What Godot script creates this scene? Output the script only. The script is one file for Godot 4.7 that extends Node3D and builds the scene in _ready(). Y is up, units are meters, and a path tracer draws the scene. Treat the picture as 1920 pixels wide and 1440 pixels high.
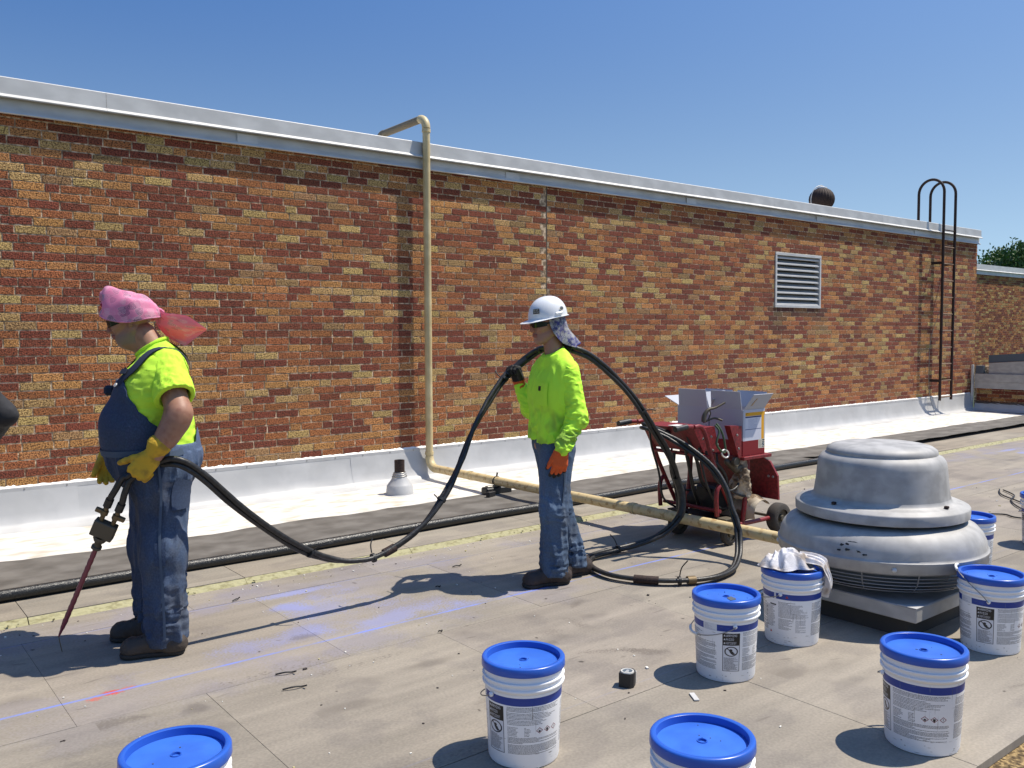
extends Node3D

# ------------------------------------------------------------------ mesh builder
class MB:
	var v := PackedVector3Array()
	var n := PackedVector3Array()
	var c := PackedColorArray()
	var uv := PackedVector2Array()
	var ix := PackedInt32Array()
	var col := Color(1, 1, 1)
	var xf := Transform3D()

	func vert(p: Vector3, nn: Vector3, u := Vector2.ZERO) -> int:
		v.append(xf * p)
		n.append((xf.basis * nn).normalized())
		c.append(col)
		uv.append(u)
		return v.size() - 1

	func face(pts: Array, out: Vector3, uvs: Array = []) -> void:
		var nn: Vector3 = (pts[1] - pts[0]).cross(pts[2] - pts[0])
		if nn.length() < 1e-12 and pts.size() > 3:
			nn = (pts[2] - pts[0]).cross(pts[3] - pts[0])
		nn = nn.normalized()
		var flip := nn.dot(out) < 0.0
		if flip:
			nn = -nn
		var b := v.size()
		for i in pts.size():
			vert(pts[i], nn, uvs[i] if uvs.size() else Vector2.ZERO)
		for i in range(1, pts.size() - 1):
			if flip:
				ix.append_array(PackedInt32Array([b, b + i, b + i + 1]))
			else:
				ix.append_array(PackedInt32Array([b, b + i + 1, b + i]))

	func box(ce: Vector3, size: Vector3, ch := 0.0, bs := Basis()) -> void:
		var h := size * 0.5
		ch = minf(ch, minf(h.x, minf(h.y, h.z)) * 0.9)
		var P := func(a: int, s: Vector3) -> Vector3:
			var q := h - Vector3(ch, ch, ch)
			q[a] = h[a]
			return ce + bs * (q * s)
		for a in 3:
			var b1 := (a + 1) % 3
			var b2 := (a + 2) % 3
			for sg in [-1.0, 1.0]:
				var pts := []
				for k in [[-1.0, -1.0], [1.0, -1.0], [1.0, 1.0], [-1.0, 1.0]]:
					var s := Vector3.ZERO
					s[a] = sg
					s[b1] = k[0]
					s[b2] = k[1]
					pts.append(P.call(a, s))
				var o := Vector3.ZERO
				o[a] = sg
				face(pts, bs * o)
		if ch <= 0.0:
			return
		for a in 3:
			var b1 := (a + 1) % 3
			var b2 := (a + 2) % 3
			for s1 in [-1.0, 1.0]:
				for s2 in [-1.0, 1.0]:
					var s := Vector3.ZERO
					s[b1] = s1
					s[b2] = s2
					var sm := s
					sm[a] = -1.0
					var sp := s
					sp[a] = 1.0
					face([P.call(b1, sm), P.call(b1, sp), P.call(b2, sp), P.call(b2, sm)], bs * s)
		for sx in [-1.0, 1.0]:
			for sy in [-1.0, 1.0]:
				for sz in [-1.0, 1.0]:
					var s := Vector3(sx, sy, sz)
					face([P.call(0, s), P.call(1, s), P.call(2, s)], bs * s)

	# prism: outline in the plane of two axes, pushed along a third
	func prism(pts: Array, o: Vector3, ax: Vector3, ay: Vector3, az: Vector3, uvs := false) -> void:
		var ctr := Vector2.ZERO
		for p in pts:
			ctr += p / float(pts.size())
		var a := []
		var b := []
		for p in pts:
			a.append(o + ax * p.x + ay * p.y)
			b.append(o + ax * p.x + ay * p.y + az)
		face(a, -az)
		face(b, az)
		for i in pts.size():
			var j := (i + 1) % pts.size()
			var d: Vector2 = pts[j] - pts[i]
			var nn := Vector2(d.y, -d.x)
			var mid: Vector2 = (pts[i] + pts[j]) * 0.5 - ctr
			if nn.dot(mid) < 0.0:
				nn = -nn
			face([a[i], a[j], b[j], b[i]], ax * nn.x + ay * nn.y)

	func tube(pts: Array, r, sides := 10, caps := true, sq := 1.0) -> void:
		var m := pts.size()
		var t0: Vector3 = (pts[1] - pts[0]).normalized()
		var up := Vector3.UP if absf(t0.y) < 0.9 else Vector3.RIGHT
		var x := up.cross(t0).normalized()
		var base := v.size()
		for i in m:
			var t: Vector3 = (pts[mini(i + 1, m - 1)] - pts[maxi(i - 1, 0)]).normalized()
			x = (x - t * x.dot(t)).normalized()
			var y := t.cross(x)
			var rr: float = r[i] if r is Array or r is PackedFloat32Array else r
			for k in sides + 1:
				var a := TAU * k / sides
				var d := x * cos(a) + y * sin(a)
				vert(pts[i] + x * cos(a) * rr + y * sin(a) * rr * sq, d, Vector2(float(k) / sides, float(i) / (m - 1)))
		for i in m - 1:
			for k in sides:
				var a := base + i * (sides + 1) + k
				var b := a + sides + 1
				ix.append_array(PackedInt32Array([a, b, a + 1, a + 1, b, b + 1]))
		if caps:
			for e in [0, m - 1]:
				var pp := []
				for k in sides:
					pp.append(xf.affine_inverse() * v[base + e * (sides + 1) + k])
				face(pp, (pts[0] - pts[1]) if e == 0 else (pts[m - 1] - pts[m - 2]))

	# profile of Vector2(radius, height) turned about y
	func lathe(prof: Array, segs := 40, o := Vector3.ZERO, bs := Basis(), hard := 0.6) -> void:
		var m := prof.size()
		var sn := []
		var y0 := 1e9
		var y1 := -1e9
		for p in prof:
			y0 = minf(y0, p.y)
			y1 = maxf(y1, p.y)
		for i in m - 1:
			var d: Vector2 = prof[i + 1] - prof[i]
			sn.append(Vector2(d.y, -d.x).normalized())
		for i in m - 1:
			var na: Vector2 = sn[i]
			var nb: Vector2 = sn[i]
			if i > 0 and sn[i].dot(sn[i - 1]) > hard:
				na = (sn[i] + sn[i - 1]).normalized()
			if i < m - 2 and sn[i].dot(sn[i + 1]) > hard:
				nb = (sn[i] + sn[i + 1]).normalized()
			var base := v.size()
			for k in segs + 1:
				var a := TAU * k / segs
				var cs := cos(a)
				var s := sin(a)
				var p: Vector2 = prof[i]
				var q: Vector2 = prof[i + 1]
				vert(o + bs * Vector3(p.x * cs, p.y, p.x * s), bs * Vector3(na.x * cs, na.y, na.x * s), Vector2(float(k) / segs, 1.0 - (p.y - y0) / maxf(y1 - y0, 1e-6)))
				vert(o + bs * Vector3(q.x * cs, q.y, q.x * s), bs * Vector3(nb.x * cs, nb.y, nb.x * s), Vector2(float(k) / segs, 1.0 - (q.y - y0) / maxf(y1 - y0, 1e-6)))
			for k in segs:
				var a := base + k * 2
				ix.append_array(PackedInt32Array([a, a + 2, a + 1, a + 2, a + 3, a + 1]))

	# open grid of points [row][column], optionally with thickness
	func grid(rows: Array, th := 0.0, flip := false) -> void:
		var R := rows.size()
		var C: int = rows[0].size()
		var nn := []
		for i in R:
			var l := []
			for j in C:
				var du: Vector3 = rows[i][mini(j + 1, C - 1)] - rows[i][maxi(j - 1, 0)]
				var dv: Vector3 = rows[mini(i + 1, R - 1)][j] - rows[maxi(i - 1, 0)][j]
				var q := du.cross(dv).normalized()
				l.append(-q if flip else q)
			nn.append(l)
		for side in ([1.0, -1.0] if th > 0.0 else [1.0]):
			var base := v.size()
			for i in R:
				for j in C:
					vert(rows[i][j] + nn[i][j] * th * 0.5 * side, nn[i][j] * side, Vector2(float(j) / (C - 1), float(i) / (R - 1)))
			for i in R - 1:
				for j in C - 1:
					var a := base + i * C + j
					if (side > 0.0) == flip:
						ix.append_array(PackedInt32Array([a, a + 1, a + C, a + 1, a + C + 1, a + C]))
					else:
						ix.append_array(PackedInt32Array([a, a + C, a + 1, a + 1, a + C, a + C + 1]))

	func mesh() -> ArrayMesh:
		var arr := []
		arr.resize(Mesh.ARRAY_MAX)
		arr[Mesh.ARRAY_VERTEX] = v
		arr[Mesh.ARRAY_NORMAL] = n
		arr[Mesh.ARRAY_COLOR] = c
		arr[Mesh.ARRAY_TEX_UV] = uv
		arr[Mesh.ARRAY_INDEX] = ix
		var am := ArrayMesh.new()
		am.add_surface_from_arrays(Mesh.PRIMITIVE_TRIANGLES, arr)
		return am


# ------------------------------------------------------------------ scene helpers
var rng := RandomNumberGenerator.new()
var used := {}
var M := {}

func numbered(called: String) -> String:
	if not used.has(called):
		used[called] = 0
		return called
	used[called] += 1
	return "%s_%03d" % [called, used[called]]

func tag(o: Node, label := "", category := "", group := "", kind := "") -> Node:
	if label:
		o.set_meta("label", label)
	if category:
		o.set_meta("category", category)
	if group:
		o.set_meta("group", group)
	if kind:
		o.set_meta("kind", kind)
	return o

func thing(called: String, label: String, category: String, at := Vector3.ZERO, group := "") -> Node3D:
	var o := Node3D.new()
	o.name = numbered(called)
	add_child(o)
	o.position = at
	tag(o, label, category, group)
	return o

func put(mesh: Mesh, called: String, mat: Material, parent: Node = self) -> MeshInstance3D:
	var o := MeshInstance3D.new()
	o.name = numbered(called) if parent == self else called
	o.mesh = mesh
	o.material_override = mat
	o.cast_shadow = GeometryInstance3D.SHADOW_CASTING_SETTING_ON
	parent.add_child(o, true)
	return o

func mb(col := Color(1, 1, 1)) -> MB:
	var b := MB.new()
	b.col = col
	return b

func lin(r: float, g: float, b: float) -> Color:      # a real-world base colour, given as linear
	return Color(r, g, b).linear_to_srgb()

func mat(col: Color, rough := 0.8, metal := 0.0, vc := false) -> StandardMaterial3D:
	var m := StandardMaterial3D.new()
	m.albedo_color = col
	m.roughness = rough
	m.metallic = metal
	m.vertex_color_use_as_albedo = vc
	return m

func noise_tex(freq: float, sd: int, lo: Color, hi: Color, oct := 4, size := 512, type := FastNoiseLite.TYPE_SIMPLEX_SMOOTH, a := 0.3, b := 0.7) -> NoiseTexture2D:
	var f := FastNoiseLite.new()
	f.noise_type = type
	f.frequency = freq
	f.seed = sd
	f.fractal_octaves = oct
	var t := NoiseTexture2D.new()
	t.width = size
	t.height = size
	t.seamless = true
	t.noise = f
	var g := Gradient.new()
	g.offsets = PackedFloat32Array([a, b])
	g.colors = PackedColorArray([lo, hi])
	t.color_ramp = g
	return t

func normal_tex(freq: float, sd: int, strength: float, oct := 4, size := 512, type := FastNoiseLite.TYPE_SIMPLEX_SMOOTH) -> NoiseTexture2D:
	var f := FastNoiseLite.new()
	f.noise_type = type
	f.frequency = freq
	f.seed = sd
	f.fractal_octaves = oct
	var t := NoiseTexture2D.new()
	t.width = size
	t.height = size
	t.seamless = true
	t.as_normal_map = true
	t.bump_strength = strength
	t.noise = f
	return t

func tri(m: StandardMaterial3D, scale: Vector3, world := true) -> StandardMaterial3D:
	m.uv1_triplanar = true
	m.uv1_world_triplanar = world
	m.uv1_scale = scale
	return m

func bump(m: StandardMaterial3D, t: Texture2D, s := 1.0) -> StandardMaterial3D:
	m.normal_enabled = true
	m.normal_texture = t
	m.normal_scale = s
	return m

func curve(pts: Array, sub := 6) -> Array:             # Catmull-Rom through the points
	var o := []
	for i in pts.size() - 1:
		var p0: Vector3 = pts[maxi(i - 1, 0)]
		var p1: Vector3 = pts[i]
		var p2: Vector3 = pts[i + 1]
		var p3: Vector3 = pts[mini(i + 2, pts.size() - 1)]
		for k in sub:
			o.append(p1.cubic_interpolate(p2, p0, p3, float(k) / sub))
	o.append(pts[-1])
	return o

func arc_pts(ce: Vector3, x: Vector3, y: Vector3, a0: float, a1: float, k: int) -> Array:
	var o := []
	for i in k + 1:
		var a := lerpf(a0, a1, float(i) / k)
		o.append(ce + x * cos(a) + y * sin(a))
	return o

# ------------------------------------------------------------------ smooth bodies
# bones: [a, b, radius at a, radius at b, optional blend]; meshed as surface nets on a grid
func sdf(out: MB, bones: Array, k: float, cell: float, opt := {}) -> void:
	var lo := Vector3(1e9, 1e9, 1e9)
	var hi := -lo
	for b in bones:
		var r := maxf(b[2], b[3]) + cell * 3.0 + 0.01
		for q in [b[0], b[1]]:
			lo = lo.min(q - Vector3(r, r, r))
			hi = hi.max(q + Vector3(r, r, r))
	var nx := int((hi.x - lo.x) / cell) + 2
	var ny := int((hi.y - lo.y) / cell) + 2
	var nz := int((hi.z - lo.z) / cell) + 2
	var f := PackedFloat32Array()
	f.resize(nx * ny * nz)
	f.fill(1.0)
	var sy := nx
	var sz := nx * ny
	for b in bones:
		var a: Vector3 = b[0]
		var ab: Vector3 = b[1] - a
		var ra: float = b[2]
		var dr: float = b[3] - ra
		var kk: float = b[4] if b.size() > 4 else k
		var il := 1.0 / maxf(ab.length_squared(), 1e-9)
		var r := maxf(b[2], b[3]) + maxf(kk, cell * 3.0)
		var mn: Vector3 = a.min(b[1]) - Vector3(r, r, r) - lo
		var mx: Vector3 = a.max(b[1]) + Vector3(r, r, r) - lo
		var x0 := maxi(0, int(mn.x / cell))
		var x1 := mini(nx - 1, int(mx.x / cell) + 1)
		for z in range(maxi(0, int(mn.z / cell)), mini(nz - 1, int(mx.z / cell) + 1) + 1):
			for y in range(maxi(0, int(mn.y / cell)), mini(ny - 1, int(mx.y / cell) + 1) + 1):
				var p := Vector3(lo.x + x0 * cell, lo.y + y * cell, lo.z + z * cell) - a
				var id := x0 + y * sy + z * sz
				for x in range(x0, x1 + 1):
					var t := clampf(p.dot(ab) * il, 0.0, 1.0)
					var d := (p - ab * t).length() - ra - dr * t
					var o := f[id]
					var h := kk - absf(d - o)
					if h > 0.0:
						f[id] = minf(d, o) - h * h / (4.0 * kk)
					elif d < o:
						f[id] = d
					p.x += cell
					id += 1
	var folds: Array = opt.get("folds", [])       # [depth, scale, weight or null]
	if opt.has("amp"):
		folds = [[opt.amp, opt.get("ns", Vector3.ONE), opt.get("weight")]] + folds
	var cut = opt.get("cut")
	if folds.size() or cut != null:
		var nz2 := FastNoiseLite.new()
		nz2.seed = opt.get("seed", 1)
		nz2.frequency = 1.0
		nz2.fractal_octaves = opt.get("oct", 3)
		nz2.noise_type = FastNoiseLite.TYPE_SIMPLEX_SMOOTH
		var ridge: bool = opt.get("ridge", false)
		for z in nz:
			for y in ny:
				for x in nx:
					var id := x + y * sy + z * sz
					if f[id] < cell * 3.0:
						var p := Vector3(lo.x + x * cell, lo.y + y * cell, lo.z + z * cell)
						if f[id] > -cell * 5.0:
							for fo in folds:
								var w := nz2.get_noise_3dv(p * fo[1])
								if ridge:
									w = 0.35 - absf(w) * 1.6
								var amt: float = fo[0]
								if fo[2] != null:
									amt *= fo[2].call(p)
								f[id] -= amt * w
						if cut != null:
							f[id] = maxf(f[id], cut.call(p))
	var vid := PackedInt32Array()
	vid.resize(nx * ny * nz)
	vid.fill(-1)
	var tint = opt.get("tint")
	var uvs = opt.get("uv")
	var ks := PackedInt32Array([0, 1, sy, sy + 1, sz, sz + 1, sz + sy, sz + sy + 1])
	for z in nz - 1:
		for y in ny - 1:
			var id := y * sy + z * sz - 1
			for x in nx - 1:
				id += 1
				var v0 := f[id]
				var v7 := f[id + ks[7]]
				if absf(v0) > cell * 2.5 and absf(v7) > cell * 2.5:
					continue
				var cnt := 0
				for q in 8:
					if f[id + ks[q]] < 0.0:
						cnt += 1
				if cnt == 0 or cnt == 8:
					continue
				var s := Vector3.ZERO
				var m := 0
				for e in 12:
					var i := 0
					var j := 0
					var ax := e / 4
					var w := e % 4
					if ax == 0:
						i = w * 2
						j = i + 1
					elif ax == 1:
						i = (w & 1) | ((w & 2) << 1)
						j = i + 2
					else:
						i = w
						j = i + 4
					var a := f[id + ks[i]]
					var b := f[id + ks[j]]
					if (a < 0.0) != (b < 0.0):
						var t := a / (a - b)
						var p := Vector3(i & 1, (i >> 1) & 1, i >> 2)
						p[ax] += t
						s += p
						m += 1
				var g := Vector3(
					f[id + ks[1]] + f[id + ks[3]] + f[id + ks[5]] + v7 - v0 - f[id + ks[2]] - f[id + ks[4]] - f[id + ks[6]],
					f[id + ks[2]] + f[id + ks[3]] + f[id + ks[6]] + v7 - v0 - f[id + ks[1]] - f[id + ks[4]] - f[id + ks[5]],
					f[id + ks[4]] + f[id + ks[5]] + f[id + ks[6]] + v7 - v0 - f[id + ks[1]] - f[id + ks[2]] - f[id + ks[3]])
				var pos := lo + (Vector3(x, y, z) + s / m) * cell
				if tint != null:
					out.col = tint.call(pos)
				vid[id] = out.vert(pos, g.normalized() if g.length() > 1e-9 else Vector3.UP, uvs.call(pos) if uvs != null else Vector2.ZERO)
	for z in range(1, nz - 1):
		for y in range(1, ny - 1):
			for x in range(1, nx - 1):
				var id := x + y * sy + z * sz
				if vid[id] < 0 and vid[id - 1 - sy] < 0 and vid[id - 1 - sz] < 0 and vid[id - sy - sz] < 0:
					continue
				var inside := f[id] < 0.0
				for ax in 3:
					var st := 1 if ax == 0 else (sy if ax == 1 else sz)
					if inside == (f[id + st] < 0.0):
						continue
					var u := sy if ax == 0 else (sz if ax == 1 else 1)
					var w := sz if ax == 0 else (1 if ax == 1 else sy)
					var a := vid[id]
					var b := vid[id - u]
					var c2 := vid[id - u - w]
					var d := vid[id - w]
					if a < 0 or b < 0 or c2 < 0 or d < 0:
						continue
					if inside:
						out.ix.append_array(PackedInt32Array([a, c2, b, a, d, c2]))
					else:
						out.ix.append_array(PackedInt32Array([a, b, c2, a, c2, d]))

func dist(bones: Array, k: float, p: Vector3) -> float:
	var o := 1.0
	for b in bones:
		var ab: Vector3 = b[1] - b[0]
		var q: Vector3 = p - b[0]
		var t := clampf(q.dot(ab) / maxf(ab.length_squared(), 1e-9), 0.0, 1.0)
		var d: float = (q - ab * t).length() - lerpf(b[2], b[3], t)
		var h := k - absf(d - o)
		o = minf(d, o) - (h * h / (4.0 * k) if h > 0.0 else 0.0)
	return o

func grad(bones: Array, k: float, p: Vector3) -> Vector3:
	var e := 0.004
	return Vector3(dist(bones, k, p + Vector3(e, 0, 0)) - dist(bones, k, p - Vector3(e, 0, 0)),
		dist(bones, k, p + Vector3(0, e, 0)) - dist(bones, k, p - Vector3(0, e, 0)),
		dist(bones, k, p + Vector3(0, 0, e)) - dist(bones, k, p - Vector3(0, 0, e))).normalized()

func snap(bones: Array, k: float, p: Vector3, off := 0.0) -> Vector3:
	for i in 6:
		p -= grad(bones, k, p) * (dist(bones, k, p) - off)
	return p

# a flat strap lying on a body
func strap(out: MB, bones: Array, k: float, pts: Array, w: float, th: float, off := 0.004) -> void:
	var c := curve(pts, 5)
	for i in c.size():
		c[i] = snap(bones, k, c[i], off)
	var rows := []
	for i in c.size():
		var t: Vector3 = (c[mini(i + 1, c.size() - 1)] - c[maxi(i - 1, 0)]).normalized()
		var g := grad(bones, k, c[i])
		var s := t.cross(g).normalized()
		var l := []
		for q in 7:
			l.append(snap(bones, k, c[i] + s * w * (q / 6.0 - 0.5), off))
		rows.append(l)
	out.grid(rows, th)

# a gloved hand: wrist, direction to the knuckles, palm side, thumb side
func hand(out: MB, wr: Vector3, d: Vector3, pn: Vector3, ts: Vector3, curl: Array, opt := {}) -> void:
	d = d.normalized()
	pn = (pn - d * pn.dot(d)).normalized()
	ts = (ts - d * ts.dot(d) - pn * ts.dot(pn)).normalized()
	var sc: float = opt.get("scale", 1.0)
	var bones := []
	var cuff: float = opt.get("cuff", 0.05)
	bones.append([wr + opt.get("cd", -d).normalized() * cuff, wr + d * 0.01, opt.get("cr", 0.046), 0.034, 0.02])
	var L := [0.076, 0.084, 0.079, 0.062]
	for i in 4:
		var off := ts * (0.032 - 0.021 * i) * sc
		var kn: Vector3 = wr + d * (0.098 - 0.004 * absf(i - 1.2)) * sc + off
		bones.append([wr + d * 0.02 * sc + off * 0.75, kn, 0.019 * sc, 0.0155 * sc, 0.016])
		var p := kn
		var a := 0.15
		for s in 3:
			a += curl[i] * [0.9, 1.25, 0.9][s]
			var q: Vector3 = p + (d * cos(a) + pn * sin(a)) * L[i] * [0.46, 0.31, 0.25][s] * sc + ts * (0.5 - i * 0.33) * 0.006
			bones.append([p, q, (0.0128 - s * 0.0007) * sc, (0.0121 - s * 0.0007) * sc, 0.004])
			p = q
	var tp: Vector3 = wr + d * 0.03 * sc + ts * 0.026 * sc
	var ta: float = opt.get("thumb", 0.6)
	var td: Vector3 = (d * cos(ta) + ts * sin(ta) + pn * opt.get("oppose", 0.45)).normalized()
	var t2: Vector3 = tp + td * 0.042 * sc
	var td2: Vector3 = (td + d * 0.35).normalized()
	var t3: Vector3 = t2 + td2 * 0.034 * sc
	var t4: Vector3 = t3 + (td2 + pn * 0.15).normalized() * 0.026 * sc
	bones.append([tp, t2, 0.019 * sc, 0.0155 * sc, 0.014])
	bones.append([t2, t3, 0.015 * sc, 0.0135 * sc, 0.005])
	bones.append([t3, t4, 0.0135 * sc, 0.0115 * sc, 0.005])
	sdf(out, bones, 0.012, 0.0034, {"amp": 0.0016, "ns": Vector3(60, 60, 60), "seed": 5, "tint": opt.get("tint")})

# ------------------------------------------------------------------ computed textures
const GLYPH := {"W": "10001100011000110101101011101110001", "A": "01110100011000111111100011000110001", "R": "11110100011000111110101001001010001", "N": "10001110011010110011100011000110001", "I": "11111001000010000100001000010011111", "G": "01111100001000010111100011000101110", "V": "10001100011000110001010100101000100", "S": "01111100001000001110000010000111110", "O": "01110100011000110001100011000101110", "E": "11111100001000011110100001000011111", "T": "11111001000010000100001000010000100", "M": "10001110111010110001100011000110001", "2": "01110100010000100110010001000011111", "D": "11110100011000110001100011000111110", "F": "11111100001000011110100001000010000", "!": "00100001000010000100001000000000100", "J": "00111000100001000010000101001001100"}

func write_text(im: Image, s: String, x: int, y: int, px: int, py: int, col: Color) -> void:
	for i in s.length():
		if not GLYPH.has(s[i]):
			continue
		var g: String = GLYPH[s[i]]
		for k in 35:
			if g[k] == "1":
				im.fill_rect(Rect2i(x + i * px * 6 + (k % 5) * px, y + (k / 5) * py, px, py), col)

func fine_print(im: Image, x: int, y: int, w: int, h: int, pitch: int, ink: Color, ragged := 0.1) -> void:
	var r := 0
	while r + 3 < h:
		var end := w - int(rng.randf() * ragged * w)
		if rng.randf() < 0.14:
			end = int(w * rng.randf_range(0.25, 0.7))
		var p := 0
		while p < end:
			var l := rng.randi_range(3, 13)
			var q := mini(l, end - p)
			for k in range(0, q, 2):
				im.fill_rect(Rect2i(x + p + k, y + r + (1 if rng.randf() < 0.3 else 0), 1, rng.randi_range(4, 5)), ink)
			im.fill_rect(Rect2i(x + p, y + r + 1, q, 2), ink)
			p += l + 2
		r += pitch

func bucket_picture(wear: int) -> ImageTexture:
	# 1440 columns round the pail (4 to a degree), 740 rows down it (2 to a millimetre)
	var im := Image.create(1440, 740, false, Image.FORMAT_RGB8)
	im.fill(Color(0.93, 0.93, 0.93))
	var ink := Color(0.13, 0.135, 0.155)
	var blue := Color(0.07, 0.22, 0.56)
	im.fill_rect(Rect2i(0, 216, 1440, 58), blue)
	im.fill_rect(Rect2i(1290, 212, 110, 66), Color(0.83, 0.84, 0.86))
	fine_print(im, 1300, 222, 90, 50, 9, Color(0.6, 0.62, 0.68), 0.4)
	im.fill_rect(Rect2i(812, 212, 18, 66), Color(0.84, 0.85, 0.86))
	write_text(im, "TRE", 20, 236, 2, 3, Color(0.16, 0.3, 0.66))
	fine_print(im, 190, 240, 170, 16, 9, Color(0.12, 0.24, 0.58), 0.3)
	# the warning panel with its pictogram
	im.fill_rect(Rect2i(0, 288, 128, 344), ink)
	im.fill_rect(Rect2i(4, 292, 120, 336), Color(0.84, 0.85, 0.87))
	im.fill_rect(Rect2i(0, 288, 128, 110), Color(0.07, 0.07, 0.09))
	var wy := 298
	for s in ["WARNING", "AVISO", "AVERTISSEMENT"]:
		var sm: bool = s.length() > 8
		write_text(im, s, 24, wy, 1 if sm else 2, 3, Color(0.85, 0.86, 0.88))
		for k in 18:
			im.fill_rect(Rect2i(14 - k / 3, wy + k, 2 * (k / 3) + 1, 1), Color(0.85, 0.86, 0.88))
		wy += 34
	for y in range(404, 500):
		for x in range(10, 118):
			var d := Vector2(x - 64, (y - 452) * 1.12)
			var l := d.length()
			var child := Vector2((d.x + 4) * 1.0, d.y + 12).length() < 13.0 or (absf(d.x - 2) < 15.0 and absf(d.y - 12) < 14.0 and absf(d.x - d.y * 0.5) < 14.0) or Vector2(d.x - 14, d.y - 24).length() < 10.0
			if (l > 41.0 and l < 50.0) or (l < 44.0 and (absf(d.x - d.y) < 5.5 or child)):
				im.set_pixel(x, y, ink)
	fine_print(im, 10, 508, 106, 114, 8, ink, 0.35)
	# the main text panel
	fine_print(im, 152, 284, 356, 36, 9, ink, 0.12)
	fine_print(im, 152, 326, 340, 46, 10, ink, 0.5)
	fine_print(im, 152, 378, 320, 40, 10, ink, 0.5)
	fine_print(im, 152, 430, 70, 64, 10, ink, 0.3)
	fine_print(im, 256, 430, 40, 64, 10, ink, 0.3)
	for q in 3:
		for y in range(-22, 23):
			for x in range(-22, 23):
				var l := absi(x) + absi(y)
				var c := Color(0.9, 0.9, 0.9)
				if l > 22:
					continue
				if l > 17:
					c = Color(0.45, 0.13, 0.16)
				elif (q == 0 and Vector2(x, y - 3).length() < 7.0 + y * 0.2) or (q == 1 and absi(x) < 9 - absi(y) / 3 and y > -8) or (q == 2 and absi(x) < 2 and absi(y) < 10 and y != 5):
					c = Color(0.1, 0.1, 0.12)
				im.set_pixel(350 + q * 54 + x, 458 + y, c)
	fine_print(im, 152, 504, 356, 46, 8, ink, 0.06)
	fine_print(im, 152, 558, 356, 74, 8, ink, 0.06)
	# the narrow column, and the two columns at the back
	fine_print(im, 540, 300, 190, 50, 9, ink, 0.4)
	fine_print(im, 540, 360, 200, 130, 8, ink, 0.1)
	fine_print(im, 540, 500, 200, 110, 8, ink, 0.1)
	fine_print(im, 850, 300, 250, 160, 10, ink, 0.35)
	fine_print(im, 850, 470, 120, 110, 10, ink, 0.3)
	fine_print(im, 990, 470, 90, 130, 8, Color(0.45, 0.46, 0.5), 0.1)
	im.fill_rect(Rect2i(770, 330, 60, 14), Color(0.1, 0.1, 0.12))
	fine_print(im, 720, 350, 100, 220, 10, ink, 0.3)
	for y in 24:
		im.fill_rect(Rect2i(920 - y / 2, 232 + y, y + 1, 1), Color(0.62, 0.1, 0.12))
		im.fill_rect(Rect2i(770 - y / 2, 600 + y, y + 1, 1), Color(0.7, 0.12, 0.14))
	fine_print(im, 1130, 300, 150, 70, 9, ink, 0.4)
	fine_print(im, 1130, 380, 270, 120, 8, ink, 0.08)
	fine_print(im, 1130, 510, 270, 120, 8, ink, 0.08)
	# handling marks: grey rubs, drips from the lid, dirt towards the bottom
	for k in wear:
		var x := rng.randi_range(0, 1439)
		var low := rng.randf() < 0.6
		var y := rng.randi_range(600, 730) if low else rng.randi_range(200, 700)
		var w := rng.randi_range(3, 46)
		var h := rng.randi_range(2, 14)
		if rng.randf() < 0.2:
			w = rng.randi_range(3, 7)
			h = rng.randi_range(40, 160)
			y = rng.randi_range(190, 420)
		var c := Color(0.36, 0.34, 0.31) if rng.randf() < 0.7 else Color(0.62, 0.6, 0.56)
		var dens := rng.randf_range(0.12, 0.6)
		for yy in range(y, mini(739, y + h)):
			for xx in w:
				var e := 1.0 - Vector2((xx - w * 0.5) / (w * 0.5), (yy - y - h * 0.5) / (h * 0.5)).length()
				if e > 0.0 and rng.randf() < e * 1.6:
					var px := posmod(x + xx, 1440)
					im.set_pixel(px, yy, im.get_pixel(px, yy).lerp(c, dens))
	return ImageTexture.create_from_image(im)

func noise_bytes(w: int, h: int, freq: float, sd: int, oct: int, sw: int, sh: int) -> PackedByteArray:
	var f := FastNoiseLite.new()
	f.noise_type = FastNoiseLite.TYPE_SIMPLEX_SMOOTH
	f.seed = sd
	f.frequency = freq
	f.fractal_octaves = oct
	var im := f.get_image(sw, sh)
	im.convert(Image.FORMAT_L8)
	if sw != w or sh != h:
		im.resize(w, h, Image.INTERPOLATE_CUBIC)
	return im.get_data()

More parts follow.
